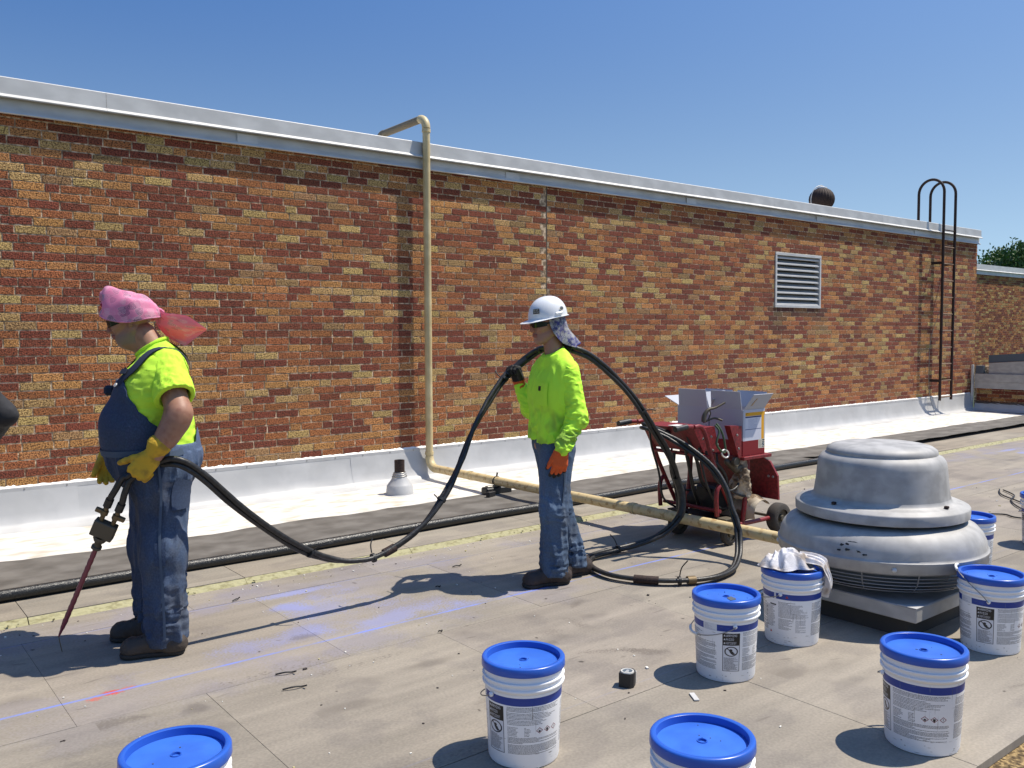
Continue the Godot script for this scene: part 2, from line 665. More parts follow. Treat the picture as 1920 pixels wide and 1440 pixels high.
# the tan cover boards with their streaks, scuffs, chalk and paint: 10 m by 4.1 m, x from -1, z from -5.35
func board_picture() -> ImageTexture:
	var W := 2048
	var H := 1024
	var big := noise_bytes(W, H, 0.011, 3, 4, 512, 256)
	var streak := noise_bytes(W, H, 0.03, 4, 4, 256, 1024)
	var fine := noise_bytes(W, H, 0.3, 5, 3, W, H)
	var dirt := noise_bytes(W, H, 0.02, 9, 5, 1024, 512)
	var px := PackedByteArray()
	px.resize(W * H * 3)
	for i in W * H:
		var t := 1.0 + (streak[i] - 128) * 0.00055 + (fine[i] - 128) * 0.0007 + (big[i] - 128) * 0.0007
		var g := clampf((dirt[i] - 135) * 0.004, 0.0, 0.16)
		t *= 1.0 - g * 0.4
		px[i * 3] = clampi(int(137 * t), 0, 255)
		px[i * 3 + 1] = clampi(int(129 * t), 0, 255)
		px[i * 3 + 2] = clampi(int((117 + g * 8) * t), 0, 255)
	var stain := func(cx: float, cz: float, rx: float, rz: float, turn: float, col: Color, amt: float, rough: float) -> void:
		var rr := maxf(rx, rz) * 1.3
		var cs := cos(turn)
		var sn := sin(turn)
		for y in range(maxi(0, int((cz - rr + 5.35) / 4.1 * H)), mini(H, int((cz + rr + 5.35) / 4.1 * H) + 1)):
			for x in range(maxi(0, int((cx - rr + 1.0) / 10.0 * W)), mini(W, int((cx + rr + 1.0) / 10.0 * W) + 1)):
				var dx := (x + 0.5) / W * 10.0 - 1.0 - cx
				var dz := (y + 0.5) / H * 4.1 - 5.35 - cz
				var u := (dx * cs + dz * sn) / rx
				var v := (-dx * sn + dz * cs) / rz
				var i := y * W + x
				var q := 1.0 - sqrt(u * u + v * v) + (dirt[i] - 128) * 0.006 * rough + (fine[i] - 128) * 0.004 * rough
				if q > 0.0:
					q = minf(1.0, q * 1.8) * amt
					px[i * 3] = int(lerpf(px[i * 3], col.r8, q))
					px[i * 3 + 1] = int(lerpf(px[i * 3 + 1], col.g8, q))
					px[i * 3 + 2] = int(lerpf(px[i * 3 + 2], col.b8, q))
	var blue := Color8(128, 134, 184)
	var pale := Color8(137, 132, 142)
	# loose chalk blown over the boards
	for q in [[1.0, -4.95, 0.9, 0.22, 0.5], [2.5, -4.98, 1.2, 0.2, 0.5], [0.9, -3.85, 0.9, 0.3, 0.3], [2.1, -4.1, 0.9, 0.32, 0.6], [2.6, -4.6, 0.7, 0.35, 0.35], [3.3, -3.9, 0.8, 0.16, 0.4], [5.2, -4.95, 1.6, 0.22, 0.35], [8.0, -4.2, 1.2, 0.3, 0.35]]:
		stain.call(q[0], q[1], q[2], q[3], 0.0, pale, q[4] * 0.75, 1.4)
	stain.call(2.05, -4.62, 0.13, 0.09, 0.5, blue, 0.6, 1.2)
	stain.call(2.3, -4.5, 0.34, 0.16, 0.25, blue, 0.42, 1.5)
	stain.call(1.75, -4.18, 0.42, 0.12, 0.1, blue, 0.42, 1.5)
	stain.call(2.35, -4.08, 0.45, 0.10, 0.0, blue, 0.5, 1.5)
	stain.call(2.15, -4.86, 0.26, 0.045, 0.0, blue, 0.7, 1.2)
	stain.call(3.0, -4.02, 0.5, 0.05, 0.0, blue, 0.35, 1.5)
	stain.call(0.95, -3.985, 0.036, 0.024, 0.3, Color8(205, 62, 48), 0.95, 1.6)
	stain.call(0.87, -3.96, 0.03, 0.02, 0.0, Color8(190, 90, 76), 0.7, 2.0)
	stain.call(1.02, -3.99, 0.03, 0.016, 0.0, Color8(190, 90, 76), 0.6, 2.0)
	# snapped chalk lines
	var snap_blue := Color8(112, 128, 205)
	for l in [[-3.985, 0.014, 1.15], [-4.9, 0.01, 0.3], [-2.62, 0.008, 0.12]]:
		var y0 := int((l[0] + 5.35) / 4.1 * H)
		for x in W:
			for y in range(y0 - 6, y0 + 7):
				var i := y * W + x
				var q: float = clampf(1.0 - absf(y - y0) * (4.1 / H) / l[1], 0.0, 1.0) * l[2] * clampf(0.75 + (dirt[i] - 128) * 0.008, 0.15, 1.0)
				px[i * 3] = int(lerpf(px[i * 3], snap_blue.r8, minf(q, 1.0)))
				px[i * 3 + 1] = int(lerpf(px[i * 3 + 1], snap_blue.g8, minf(q, 1.0)))
				px[i * 3 + 2] = int(lerpf(px[i * 3 + 2], snap_blue.b8, minf(q, 1.0)))
	# boot scuffs and dark smears
	var dark := Color8(84, 76, 68)
	for q in [[2.95, -3.0, 0.16, 0.035, 0.5, 0.5], [3.08, -2.9, 0.1, 0.03, 0.7, 0.45], [3.0, -3.35, 0.12, 0.05, 0.3, 0.35], [3.12, -3.42, 0.05, 0.07, 0.0, 0.4], [3.3, -3.6, 0.1, 0.02, -0.4, 0.35], [2.75, -3.25, 0.08, 0.02, 0.1, 0.3], [0.95, -3.66, 0.1, 0.03, 0.1, 0.4], [1.18, -3.6, 0.04, 0.05, 0.0, 0.3], [4.05, -1.55, 0.1, 0.02, 0.3, 0.5], [2.15, -2.9, 0.1, 0.05, 0.3, 0.3], [1.75, -3.2, 0.16, 0.03, 0.1, 0.22], [2.2, -3.4, 0.2, 0.03, 0.1, 0.2], [1.9, -4.1, 0.07, 0.03, 0.2, 0.35], [3.6, -2.2, 0.2, 0.05, 0.2, 0.25], [2.6, -2.0, 0.15, 0.03, 0.2, 0.3], [2.05, -2.05, 0.12, 0.03, -0.5, 0.3], [3.8, -4.7, 0.2, 0.03, 0.1, 0.3], [6.5, -3.4, 0.3, 0.05, 0.1, 0.25], [7.6, -4.4, 0.4, 0.04, 0.0, 0.25]]:
		stain.call(q[0], q[1], q[2], q[3], q[4], dark, minf(q[5] * 1.1, 0.5), 2.4)
	for q in 130:
		stain.call(rng.randf_range(-0.8, 8.8), rng.randf_range(-5.2, -1.4), rng.randf_range(0.01, 0.07), rng.randf_range(0.004, 0.010), rng.randf_range(-0.3, 0.4), dark, rng.randf_range(0.2, 0.5), 0.9)
	# boot prints, dusty and dark
	for q in 46:
		var fx := rng.randf_range(-0.6, 8.6)
		var fz := rng.randf_range(-5.0, -1.6)
		var ft := rng.randf_range(-0.5, 0.7) + (PI if rng.randf() < 0.5 else 0.0)
		var fc := dark if rng.randf() < 0.6 else Color8(158, 152, 142)
		var fa := rng.randf_range(0.06, 0.15)
		stain.call(fx, fz, 0.085, 0.042, ft, fc, fa, 2.2)
		stain.call(fx - cos(ft) * 0.15, fz - sin(ft) * 0.15, 0.042, 0.034, ft, fc, fa, 2.2)
	for q in 60:
		stain.call(rng.randf_range(-0.8, 8.8), rng.randf_range(-5.2, -1.4), rng.randf_range(0.006, 0.016), rng.randf_range(0.004, 0.010), rng.randf() * 3.0, Color8(52, 46, 40), 0.8, 0.6)
	var im := Image.create_from_data(W, H, false, Image.FORMAT_RGB8, px)
	# the factory stamp, too worn to read
	for s in [[0.30, -5.31], [1.35, -3.79], [3.9, -2.62], [1.5, -2.6], [5.1, -3.8], [1.75, -3.62]]:
		var x := int((s[0] + 1.0) / 10.0 * W)
		var y := int((s[1] + 5.35) / 4.1 * H)
		for k in 15:
			if k in [3, 8]:
				continue
			for j in 5:
				if rng.randf() < 0.62:
					im.fill_rect(Rect2i(x + k * 6 + rng.randi_range(0, 3), y + j * 2, rng.randi_range(1, 3), 1), Color(0.40, 0.37, 0.34))
	return ImageTexture.create_from_image(im)

# bandana print: rings, drops and dots on a ground colour
func paisley(ground: Color, dark: Color, light: Color, dense: float, sd: int) -> ImageTexture:
	var S := 256
	var im := Image.create(S, S, false, Image.FORMAT_RGB8)
	im.fill(ground)
	var r := RandomNumberGenerator.new()
	r.seed = sd
	var motifs := []
	for i in int(34 * dense):
		motifs.append([r.randf() * S, r.randf() * S, r.randf_range(8, 22), r.randf() * TAU, r.randi() % 3])
	for m in motifs:
		var R: float = m[2]
		for y in range(int(m[1] - R * 1.6), int(m[1] + R * 1.6)):
			for x in range(int(m[0] - R * 1.6), int(m[0] + R * 1.6)):
				var d := Vector2(x - m[0], y - m[1]).rotated(m[3])
				d.y *= 1.0 + 0.5 * clampf(d.x / R, -0.6, 1.0)
				var l := d.length() / R
				if l > 1.15:
					continue
				var c := Color(0, 0, 0, 0)
				var k := int(l * 7.0)
				if k % 2 == 0:
					c = dark if m[4] != 1 else light
				elif m[4] == 2:
					c = light
				if c.a > 0.0 and r.randf() < 0.85:
					im.set_pixel(posmod(x, S), posmod(y, S), c)
	for i in int(700 * dense):
		im.set_pixel(r.randi() % S, r.randi() % S, dark if r.randf() < 0.5 else light)
	return ImageTexture.create_from_image(im)

func box_picture() -> ImageTexture:
	# the end of the carton: white over red, a yellow edge, a white panel and a sticker with a 2
	var im := Image.create(256, 384, false, Image.FORMAT_RGB8)
	im.fill(Color(0.72, 0.73, 0.78))
	im.fill_rect(Rect2i(0, 262, 256, 122), Color(0.5, 0.07, 0.09))
	im.fill_rect(Rect2i(24, 24, 232, 30), Color(0.86, 0.62, 0.08))
	im.fill_rect(Rect2i(214, 24, 32, 238), Color(0.88, 0.64, 0.1))
	im.fill_rect(Rect2i(24, 58, 190, 10), Color(0.1, 0.14, 0.34))
	im.fill_rect(Rect2i(24, 70, 190, 190), Color(0.8, 0.81, 0.85))
	im.fill_rect(Rect2i(24, 164, 190, 5), Color(0.16, 0.2, 0.42))
	fine_print(im, 60, 80, 110, 76, 9, Color(0.58, 0.6, 0.72), 0.1)
	fine_print(im, 30, 30, 30, 12, 8, Color(0.25, 0.2, 0.1), 0.1)
	im.fill_rect(Rect2i(180, 258, 76, 78), Color(0.8, 0.78, 0.7))
	fine_print(im, 188, 268, 34, 60, 8, Color(0.4, 0.4, 0.38), 0.3)
	im.fill_rect(Rect2i(226, 264, 30, 10), Color(0.12, 0.16, 0.18))
	im.fill_rect(Rect2i(226, 280, 28, 48), Color(0.1, 0.15, 0.17))
	write_text(im, "2", 230, 286, 4, 5, Color(0.85, 0.86, 0.84))
	return ImageTexture.create_from_image(im)

# ------------------------------------------------------------------ materials
func make_materials() -> void:
	var rough_n := normal_tex(0.05, 11, 9.0, 4, 512)
	var grain_n := normal_tex(0.09, 12, 5.0, 4, 512)
	var soft_n := normal_tex(0.012, 13, 4.0, 3, 512)
	var white := Color(1, 1, 1)
	var b := mat(white, 0.92, 0.0, true)
	b.albedo_texture = noise_tex(0.042, 21, Color(0.48, 0.43, 0.38), white, 5, 512, FastNoiseLite.TYPE_SIMPLEX_SMOOTH, 0.26, 0.54)
	M.brick = bump(tri(b, Vector3(2.6, 2.9, 2.6)), rough_n, 1.9)
	var mo := mat(lin(0.72, 0.54, 0.36), 0.95)
	mo.albedo_texture = noise_tex(0.03, 22, Color(0.6, 0.58, 0.55), white, 4, 512)
	M.mortar = bump(tri(mo, Vector3(1.1, 1.1, 1.1)), grain_n, 0.8)
	M.caulk = mat(lin(0.10, 0.075, 0.055), 0.9)
	var me := mat(lin(0.58, 0.575, 0.56), 0.5, 0.08)
	me.albedo_texture = noise_tex(0.01, 23, Color(0.93, 0.93, 0.93), white, 4, 512)
	M.metal = bump(tri(me, Vector3(0.4, 0.7, 0.4)), soft_n, 0.06)
	var me2 := mat(lin(0.42, 0.41, 0.39), 0.6, 0.2)
	me2.albedo_texture = noise_tex(0.02, 24, Color(0.93, 0.93, 0.93), white, 3, 512)
	M.siding = tri(me2, Vector3(0.6, 1.0, 0.6))
	M.darkmetal = mat(lin(0.09, 0.115, 0.14), 0.6, 0.2)
	var wm := mat(lin(0.66, 0.635, 0.585), 0.62)
	wm.albedo_texture = noise_tex(0.008, 25, Color(0.88, 0.855, 0.81), white, 5, 1024, FastNoiseLite.TYPE_SIMPLEX_SMOOTH, 0.2, 0.52)
	M.membrane = bump(tri(wm, Vector3(0.35, 0.35, 0.8)), soft_n, 0.18)
	var fl := mat(lin(0.46, 0.46, 0.455), 0.5)
	fl.albedo_texture = noise_tex(0.01, 26, Color(0.95, 0.95, 0.95), white, 4, 512)
	M.flashing = bump(tri(fl, Vector3(0.5, 0.5, 0.5)), soft_n, 0.12)
	M.sealant = mat(lin(0.8, 0.79, 0.75), 0.5)
	var ep := mat(lin(0.15, 0.138, 0.122), 0.8)
	ep.albedo_texture = noise_tex(0.012, 27, Color(0.76, 0.75, 0.74), white, 4, 1024, FastNoiseLite.TYPE_SIMPLEX_SMOOTH, 0.2, 0.8)
	M.flap = bump(tri(ep, Vector3(0.22, 0.3, 0.3)), soft_n, 0.12)
	var bd := mat(white, 0.88, 0.0, true)
	bd.albedo_texture = board_picture()
	M.board = bd
	var de := mat(lin(0.36, 0.25, 0.11), 0.95)
	de.albedo_texture = noise_tex(0.05, 28, Color(0.5, 0.48, 0.46), white, 5, 512)
	M.deck = bump(tri(de, Vector3(1.4, 1.4, 1.4)), grain_n, 1.0)
	var fo := mat(lin(0.36, 0.335, 0.19), 0.9)
	fo.albedo_texture = noise_tex(0.04, 29, Color(0.72, 0.70, 0.62), white, 5, 512, FastNoiseLite.TYPE_SIMPLEX_SMOOTH, 0.2, 0.42)
	M.foam = bump(tri(fo, Vector3(0.5, 1.5, 1.5)), grain_n, 0.4)
	var rb := mat(lin(0.026, 0.025, 0.024), 0.45)
	rb.albedo_texture = noise_tex(0.03, 30, Color(0.6, 0.6, 0.6), white, 4, 512)
	M.rubber = bump(tri(rb, Vector3(2, 2, 2)), grain_n, 0.25)
	var tb := mat(lin(0.03, 0.03, 0.028), 0.3)
	tb.albedo_texture = noise_tex(0.06, 31, Color(0.5, 0.5, 0.5), white, 5, 512)
	M.tubing = bump(tri(tb, Vector3(3, 3, 3)), grain_n, 0.7)
	var gp := mat(lin(0.60, 0.47, 0.25), 0.5)
	gp.albedo_texture = noise_tex(0.03, 32, Color(0.80, 0.72, 0.62), white, 5, 512, FastNoiseLite.TYPE_SIMPLEX_SMOOTH, 0.2, 0.34)
	M.gasworn = bump(tri(gp, Vector3(0.9, 0.9, 0.9)), grain_n, 0.15)
	var gc := mat(lin(0.60, 0.49, 0.27), 0.5)
	gc.albedo_texture = noise_tex(0.01, 42, Color(0.9, 0.88, 0.84), white, 4, 512)
	M.gasdirty = tri(mat(lin(0.17, 0.145, 0.10), 0.8), Vector3(1, 1, 1))
	M.gaspipe = tri(gc, Vector3(0.6, 0.6, 0.6))
	var ru := mat(lin(0.055, 0.028, 0.02), 0.75, 0.1)
	ru.albedo_texture = noise_tex(0.05, 33, Color(0.45, 0.4, 0.4), white, 4, 512)
	M.rust = bump(tri(ru, Vector3(3, 3, 3)), grain_n, 0.5)
	M.rung = tri(mat(lin(0.2, 0.13, 0.085), 0.7), Vector3(3, 3, 3))
	var al := mat(lin(0.41, 0.40, 0.385), 0.6, 0.08)
	al.albedo_texture = noise_tex(0.012, 34, Color(0.86, 0.86, 0.86), white, 5, 512)
	M.alu = bump(tri(al, Vector3(1.2, 1.2, 1.2)), soft_n, 0.1)
	M.grille = mat(lin(0.25, 0.26, 0.28), 0.5, 0.6)
	M.black = mat(lin(0.012, 0.012, 0.013), 0.55)
	M.void = mat(lin(0.05, 0.047, 0.043), 0.95)
	M.lid = mat(lin(0.021, 0.095, 0.45), 0.3)
	var ld := mat(lin(0.04, 0.15, 0.60), 0.36)  # same blue plastic, lifted: scuffs and sunlight painted into the panel
	ld.albedo_texture = noise_tex(0.006, 35, Color(0.9, 0.9, 0.92), white, 5, 512)
	M.lidtop = tri(ld, Vector3(1.5, 1.5, 1.5))
	M.scuff = mat(lin(0.07, 0.085, 0.11), 0.8)
	M.pail = mat(lin(0.84, 0.84, 0.84), 0.4)
	for k in 3:
		var pl := mat(white, 0.42)
		pl.albedo_texture = bucket_picture([30, 60, 190][k])
		M["print%d" % k] = pl
	M.wire = mat(lin(0.3, 0.29, 0.27), 0.4, 0.8)
	M.plastic = mat(lin(0.75, 0.74, 0.7), 0.45)
	var rd := mat(lin(0.24, 0.016, 0.02), 0.45)
	rd.albedo_texture = noise_tex(0.03, 36, Color(0.78, 0.76, 0.76), white, 4, 512)
	M.red = bump(tri(rd, Vector3(2, 2, 2)), grain_n, 0.15)
	M.tyre = bump(tri(mat(lin(0.05, 0.044, 0.038), 0.9), Vector3(3, 3, 3)), grain_n, 0.8)
	M.card = mat(lin(0.42, 0.43, 0.47), 0.8)
	M.kraft = mat(lin(0.46, 0.32, 0.19), 0.9)
	M.cardred = mat(lin(0.26, 0.012, 0.018), 0.7)
	var bp := mat(white, 0.65)
	bp.albedo_texture = box_picture()
	M.boxprint = bp
	var st := mat(white, 0.8)
	st.albedo_texture = noise_tex(0.012, 37, lin(0.1, 0.06, 0.03), lin(0.46, 0.39, 0.29), 5, 256, FastNoiseLite.TYPE_SIMPLEX_SMOOTH, 0.34, 0.5)
	M.stained = bump(tri(st, Vector3(2.2, 2.2, 2.2)), grain_n, 0.6)
	M.brass = bump(tri(mat(lin(0.16, 0.115, 0.06), 0.55, 0.5), Vector3(6, 6, 6)), grain_n, 0.6)
	M.dirtymetal = bump(tri(mat(lin(0.1, 0.085, 0.06), 0.6, 0.4), Vector3(6, 6, 6)), grain_n, 0.6)
	M.wand = mat(lin(0.2, 0.04, 0.055), 0.4)
	M.chrome = mat(lin(0.72, 0.7, 0.64), 0.3, 0.3)
	M.strapgreen = mat(lin(0.05, 0.085, 0.04), 0.7)
	# people
	var weave := normal_tex(0.25, 14, 5.0, 3, 256)
	var sk := mat(white, 0.55, 0.0, true)
	M.skin = bump(tri(sk, Vector3(7, 7, 7), false), grain_n, 0.25)
	var nt := mat(white, 0.85, 0.0, true)
	M.neon = bump(tri(nt, Vector3(6, 6, 6), false), weave, 0.3)
	var dn := mat(white, 0.9, 0.0, true)
	dn.albedo_texture = noise_tex(0.08, 38, Color(0.84, 0.84, 0.86), white, 4, 512)
	M.denim = bump(tri(dn, Vector3(2.4, 1.6, 2.4), false), weave, 0.12)
	M.seam = mat(lin(0.05, 0.075, 0.12), 0.9)
	M.strapdark = mat(lin(0.012, 0.02, 0.042), 0.85)
	M.boot = bump(tri(mat(white, 0.7, 0.0, true), Vector3(5, 5, 5), false), grain_n, 0.6)
	M.sole = mat(lin(0.03, 0.026, 0.022), 0.9)
	M.glove = bump(tri(mat(white, 0.8, 0.0, true), Vector3(7, 7, 7), false), grain_n, 0.6)
	M.lens = mat(lin(0.006, 0.006, 0.008), 0.12)
	M.helmet = mat(lin(0.72, 0.73, 0.74), 0.28)
	var pk := mat(white, 0.85)
	pk.albedo_texture = paisley(lin(0.86, 0.30, 0.48), lin(0.16, 0.07, 0.15), lin(0.88, 0.6, 0.7), 0.9, 4)
	pk.backlight_enabled = true
	pk.backlight = Color(0.8, 0.34, 0.42)
	M.pink = tri(pk, Vector3(5, 5, 5), false)
	var pv := pk.duplicate()
	pv.albedo_texture = paisley(lin(0.88, 0.30, 0.42), lin(0.55, 0.14, 0.22), lin(0.9, 0.62, 0.68), 0.8, 9)
	pv.uv1_triplanar = false
	pv.uv1_scale = Vector3(1.4, 1.0, 1)
	M.pinkflap = pv
	var nv := mat(white, 0.85)
	nv.albedo_texture = paisley(lin(0.035, 0.035, 0.17), lin(0.02, 0.02, 0.06), lin(0.55, 0.54, 0.47), 2.6, 6)
	M.navy = tri(nv, Vector3(6, 6, 6), false)
	M.navyplain = mat(lin(0.03, 0.03, 0.16), 0.85)
	var cl := mat(lin(0.62, 0.61, 0.63), 0.9)
	cl.albedo_texture = noise_tex(0.01, 39, lin(0.5, 0.42, 0.34), white, 4, 256, FastNoiseLite.TYPE_SIMPLEX_SMOOTH, 0.22, 0.42)
	M.cloth = bump(tri(cl, Vector3(3, 3, 3)), weave, 0.35)
	var lf := mat(white, 0.7, 0.0, true)
	lf.backlight_enabled = true
	lf.backlight = Color(0.25, 0.42, 0.08)
	M.leaf = lf
	M.bark = mat(lin(0.07, 0.05, 0.035), 0.95)
	M.grass = tri(mat(lin(0.06, 0.09, 0.03), 0.95), Vector3(1, 1, 1))
	M.crumb = mat(white, 0.8, 0.0, true)

# ------------------------------------------------------------------ the place
const WZ := -7.7            # face of the long brick wall
const CO := 0.0677          # height of a brick course
const PITCH := 0.2227       # length of a brick with its joint

func _ready() -> void:
	var cam := Camera3D.new()
	cam.name = "camera"
	cam.fov = 2.0 * rad_to_deg(atan(720.0 / 1640.0))
	cam.near = 0.05
	cam.far = 600.0
	add_child(cam)
	cam.transform = Transform3D(Basis(Vector3(0.78206, -0.00458, 0.62319), Vector3(0.03869, 0.99840, -0.04122), Vector3(-0.62201, 0.05635, 0.78098)).orthonormalized(), Vector3(0, 1.54, 0))
	cam.current = true
	var we := WorldEnvironment.new()
	we.name = "world_environment"
	var env := Environment.new()
	env.background_mode = Environment.BG_SKY
	var sky := Sky.new()
	var sm := PanoramaSkyMaterial.new()
	sm.panorama = clear_sky()
	sky.sky_material = sm
	env.sky = sky
	env.tonemap_mode = Environment.TONE_MAPPER_LINEAR
	env.tonemap_exposure = 1.3
	env.sdfgi_enabled = true
	env.ssao_enabled = true
	env.ssil_enabled = true
	we.environment = env
	add_child(we)
	var sun := DirectionalLight3D.new()
	sun.name = "sun"
	sun.light_color = Color(1.0, 0.965, 0.905)
	sun.light_energy = 1.55
	sun.light_angular_distance = 0.5
	sun.shadow_enabled = true
	add_child(sun)
	sun.transform = Transform3D(Basis.looking_at(Vector3(-0.413, -0.891, -0.188), Vector3.UP), Vector3(20, 30, 10))

	rng.seed = 7
	make_materials()
	build_setting()
	build_wall()
	build_roofline()
	build_low_wall()
	build_trees()
	build_pipes()
	build_ladder_and_louver()
	build_fan()
	build_buckets()
	build_cart()
	build_hose()
	build_worker_left()
	build_worker_right()
	build_worker_edge()
	build_small_things()

# a clear midday sky: deep blue overhead, paler to the horizon and towards the sun
func clear_sky() -> ImageTexture:
	var im := Image.create(512, 256, false, Image.FORMAT_RGBF)
	var sun := Vector3(0.413, 0.891, 0.188)
	for y in 256:
		var th := (y + 0.5) / 256.0 * PI
		var up := cos(th)
		for x in 512:
			var ph := (x + 0.5) / 512.0 * TAU
			var d := Vector3(sin(ph) * sin(th), up, -cos(ph) * sin(th))
			var c := Color(0.22, 0.21, 0.19)
			if up > -0.02:
				var k := pow(1.0 - maxf(up, 0.0), 5.0)
				var q := maxf(d.dot(sun), 0.0)
				q = q * q
				c = Color(0.004 + 0.450 * k + 0.257 * q, 0.083 + 0.556 * k + 0.353 * q, 0.325 + 0.41 * k + 0.48 * q)
			im.set_pixel(x, y, c)
	return ImageTexture.create_from_image(im)

func build_setting() -> void:
	var b := mb()
	b.face([Vector3(-400, -5, -400), Vector3(400, -5, -400), Vector3(400, -5, 400), Vector3(-400, -5, 400)], Vector3.UP)
	tag(put(b.mesh(), "ground", M.grass), "", "", "", "structure")
	# the flat roof: substrate, with the cover boards laid on it
	b = mb()
	b.box(Vector3(9.5, -2.525, -0.9), Vector3(31, 4.98, 13.55))
	var roof := put(b.mesh(), "roof", M.deck)
	tag(roof, "", "", "", "structure")
	var rows := [[-4.911, -5.215, 2.82], [-3.721, -4.91, 3.168], [-2.541, -3.72, 2.472], [-1.34, -2.54, 3.18]]
	for r in rows:
		for k in range(-4, 16):
			var x0: float = r[2] + k * 1.207
			var tone := rng.randf_range(0.93, 1.05)
			b = mb(Color(tone, tone * rng.randf_range(0.985, 1.0), tone * rng.randf_range(0.97, 1.01)))
			var gap := rng.randf_range(0.0004, 0.0018)
			var top := rng.randf_range(-0.0012, 0.0)
			var d: float = r[0] - r[1]
			b.box(Vector3(x0 + 0.6035, top - 0.0165, (r[0] + r[1]) * 0.5), Vector3(1.207 - gap, 0.033, d - 0.002 - gap * 0.6), 0.0009)
			plan_uv(b)
			put(b.mesh(), "cover_board", M.board, roof)
	# the raised strip along the wall: boards with a cut foam edge
	for k in range(-4, 16):
		var x0 := 2.05 + k * 1.207
		var t2 := rng.randf_range(0.96, 1.06)
		b = mb(Color(t2 * 1.02, t2 * 0.98, t2 * 0.93))
		b.box(Vector3(x0 + 0.6035, 0.0155, -5.85), Vector3(1.204, 0.027, 1.15), 0.0015)
		plan_uv(b)
		put(b.mesh(), "cover_board", M.board, roof)
		b = mb()
		var j := rng.randf_range(-0.006, 0.006)
		b.prism([Vector2(-5.268 + j, 0.0265), Vector2(-5.226 + j, -0.006), Vector2(-5.226 + j, -0.03), Vector2(-5.268 + j, -0.03)], Vector3(x0 + 0.002, 0, 0), Vector3(0, 0, 1), Vector3.UP, Vector3(1.203, 0, 0))
		put(b.mesh(), "insulation_edge", M.foam, roof)
	# white membrane, rising slightly to the wall
	var g := []
	var w := FastNoiseLite.new()
	w.seed = 3
	w.frequency = 0.9
	for i in 26:
		var l := []
		for q in 120:
			var x := -4.5 + 22.1 * q / 119.0
			var z := -6.38 - 1.3 * i / 25.0
			l.append(Vector3(x, 0.036 + 0.012 * i / 25.0 + w.get_noise_2d(x * 1.4, z * 3.0) * 0.006, z))
		g.append(l)
	b = mb()
	b.grid(g, 0.004, true)
	tag(put(b.mesh(), "roof_membrane", M.membrane), "", "", "", "structure")
	# the old dark membrane lying over its edge
	var old := thing("membrane_flap", "long strip of dark weathered roofing membrane lying beside the white membrane", "membrane")
	for s in [[-4.5, 9.2, 0.0], [9.2, 24.0, 0.03]]:
		g = []
		for i in 12:
			var l := []
			for q in 110:
				var x: float = lerpf(s[0], s[1], q / 109.0)
				var edge := -6.50 + w.get_noise_2d(x * 0.9, 7.0) * 0.05 - (0.12 * clampf(1.6 - x, 0.0, 1.0))
				var z := lerpf(edge, -5.66 - s[2] * 4.5, i / 11.0)
				var y := 0.052 + w.get_noise_2d(x * 2.0, z * 2.0) * 0.01
				y += 0.05 * exp(-pow((x - 7.55) * 3.2, 2.0) - pow((z + 6.42) * 7.0, 2.0))
				if i > 8:
					y += s[2] * (i - 8) / 3.0
				l.append(Vector3(x, y, z))
			g.append(l)
		b = mb()
		b.grid(g, 0.006)
		put(b.mesh(), "sheet", M.flap, old)

func plan_uv(b: MB) -> void:
	for i in b.v.size():
		b.uv[i] = Vector2((b.v[i].x + 1.0) / 10.0, (b.v[i].z + 5.35) / 4.1)

# ------------------------------------------------------------------ brickwork
func brick_tone(x: float) -> Color:
	var far := clampf((x - 3.0) / 9.0, 0.0, 1.0)
	var q := rng.randf()
	var c: Color
	if q < 0.38 - far * 0.06:
		c = Color(0.235, 0.060, 0.029)          # dark red
	elif q < 0.68 - far * 0.08:
		c = Color(0.385, 0.135, 0.046)          # brown red
	elif q < 0.84:
		c = Color(0.50, 0.232, 0.076)          # orange
	elif q < 0.895:
		c = Color(0.385, 0.225, 0.094)           # brown
	else:
		c = Color(0.52, 0.345, 0.128)            # buff
	var v := rng.randf_range(0.96, 1.30)
	return Color(c.r * v, c.g * v * rng.randf_range(0.93, 1.07), c.b * v)

func one_brick(b: MB, x: float, y: float, l: float, proud: float, back := 0.02) -> void:
	# front face with softened arrises; the sides run back into the mortar
	var h := CO - 0.0105
	var ch := 0.0025
	var j := func() -> Vector3: return Vector3(rng.randf_range(-0.0014, 0.0014), rng.randf_range(-0.0016, 0.0016), 0)
	var o := [Vector3(x, y, proud - ch), Vector3(x + l, y, proud - ch), Vector3(x + l, y + h, proud - ch), Vector3(x, y + h, proud - ch)]
	var i := [Vector3(x + ch, y + ch, proud), Vector3(x + l - ch, y + ch, proud), Vector3(x + l - ch, y + h - ch, proud), Vector3(x + ch, y + h - ch, proud)]
	for k in 4:
		var s: Vector3 = j.call()
		o[k] += s
		i[k] += s + j.call()
	b.face(i, Vector3(0, 0, 1))
	var d := [Vector3(0, -1, 0.6), Vector3(1, 0, 0.6), Vector3(0, 1, 0.6), Vector3(-1, 0, 0.6)]
	for k in 4:
		var k2 := (k + 1) % 4
		b.face([o[k], o[k2], i[k2], i[k]], d[k])
		b.face([o[k] - Vector3(0, 0, back), o[k2] - Vector3(0, 0, back), o[k2], o[k]], Vector3(d[k].x, d[k].y, 0))

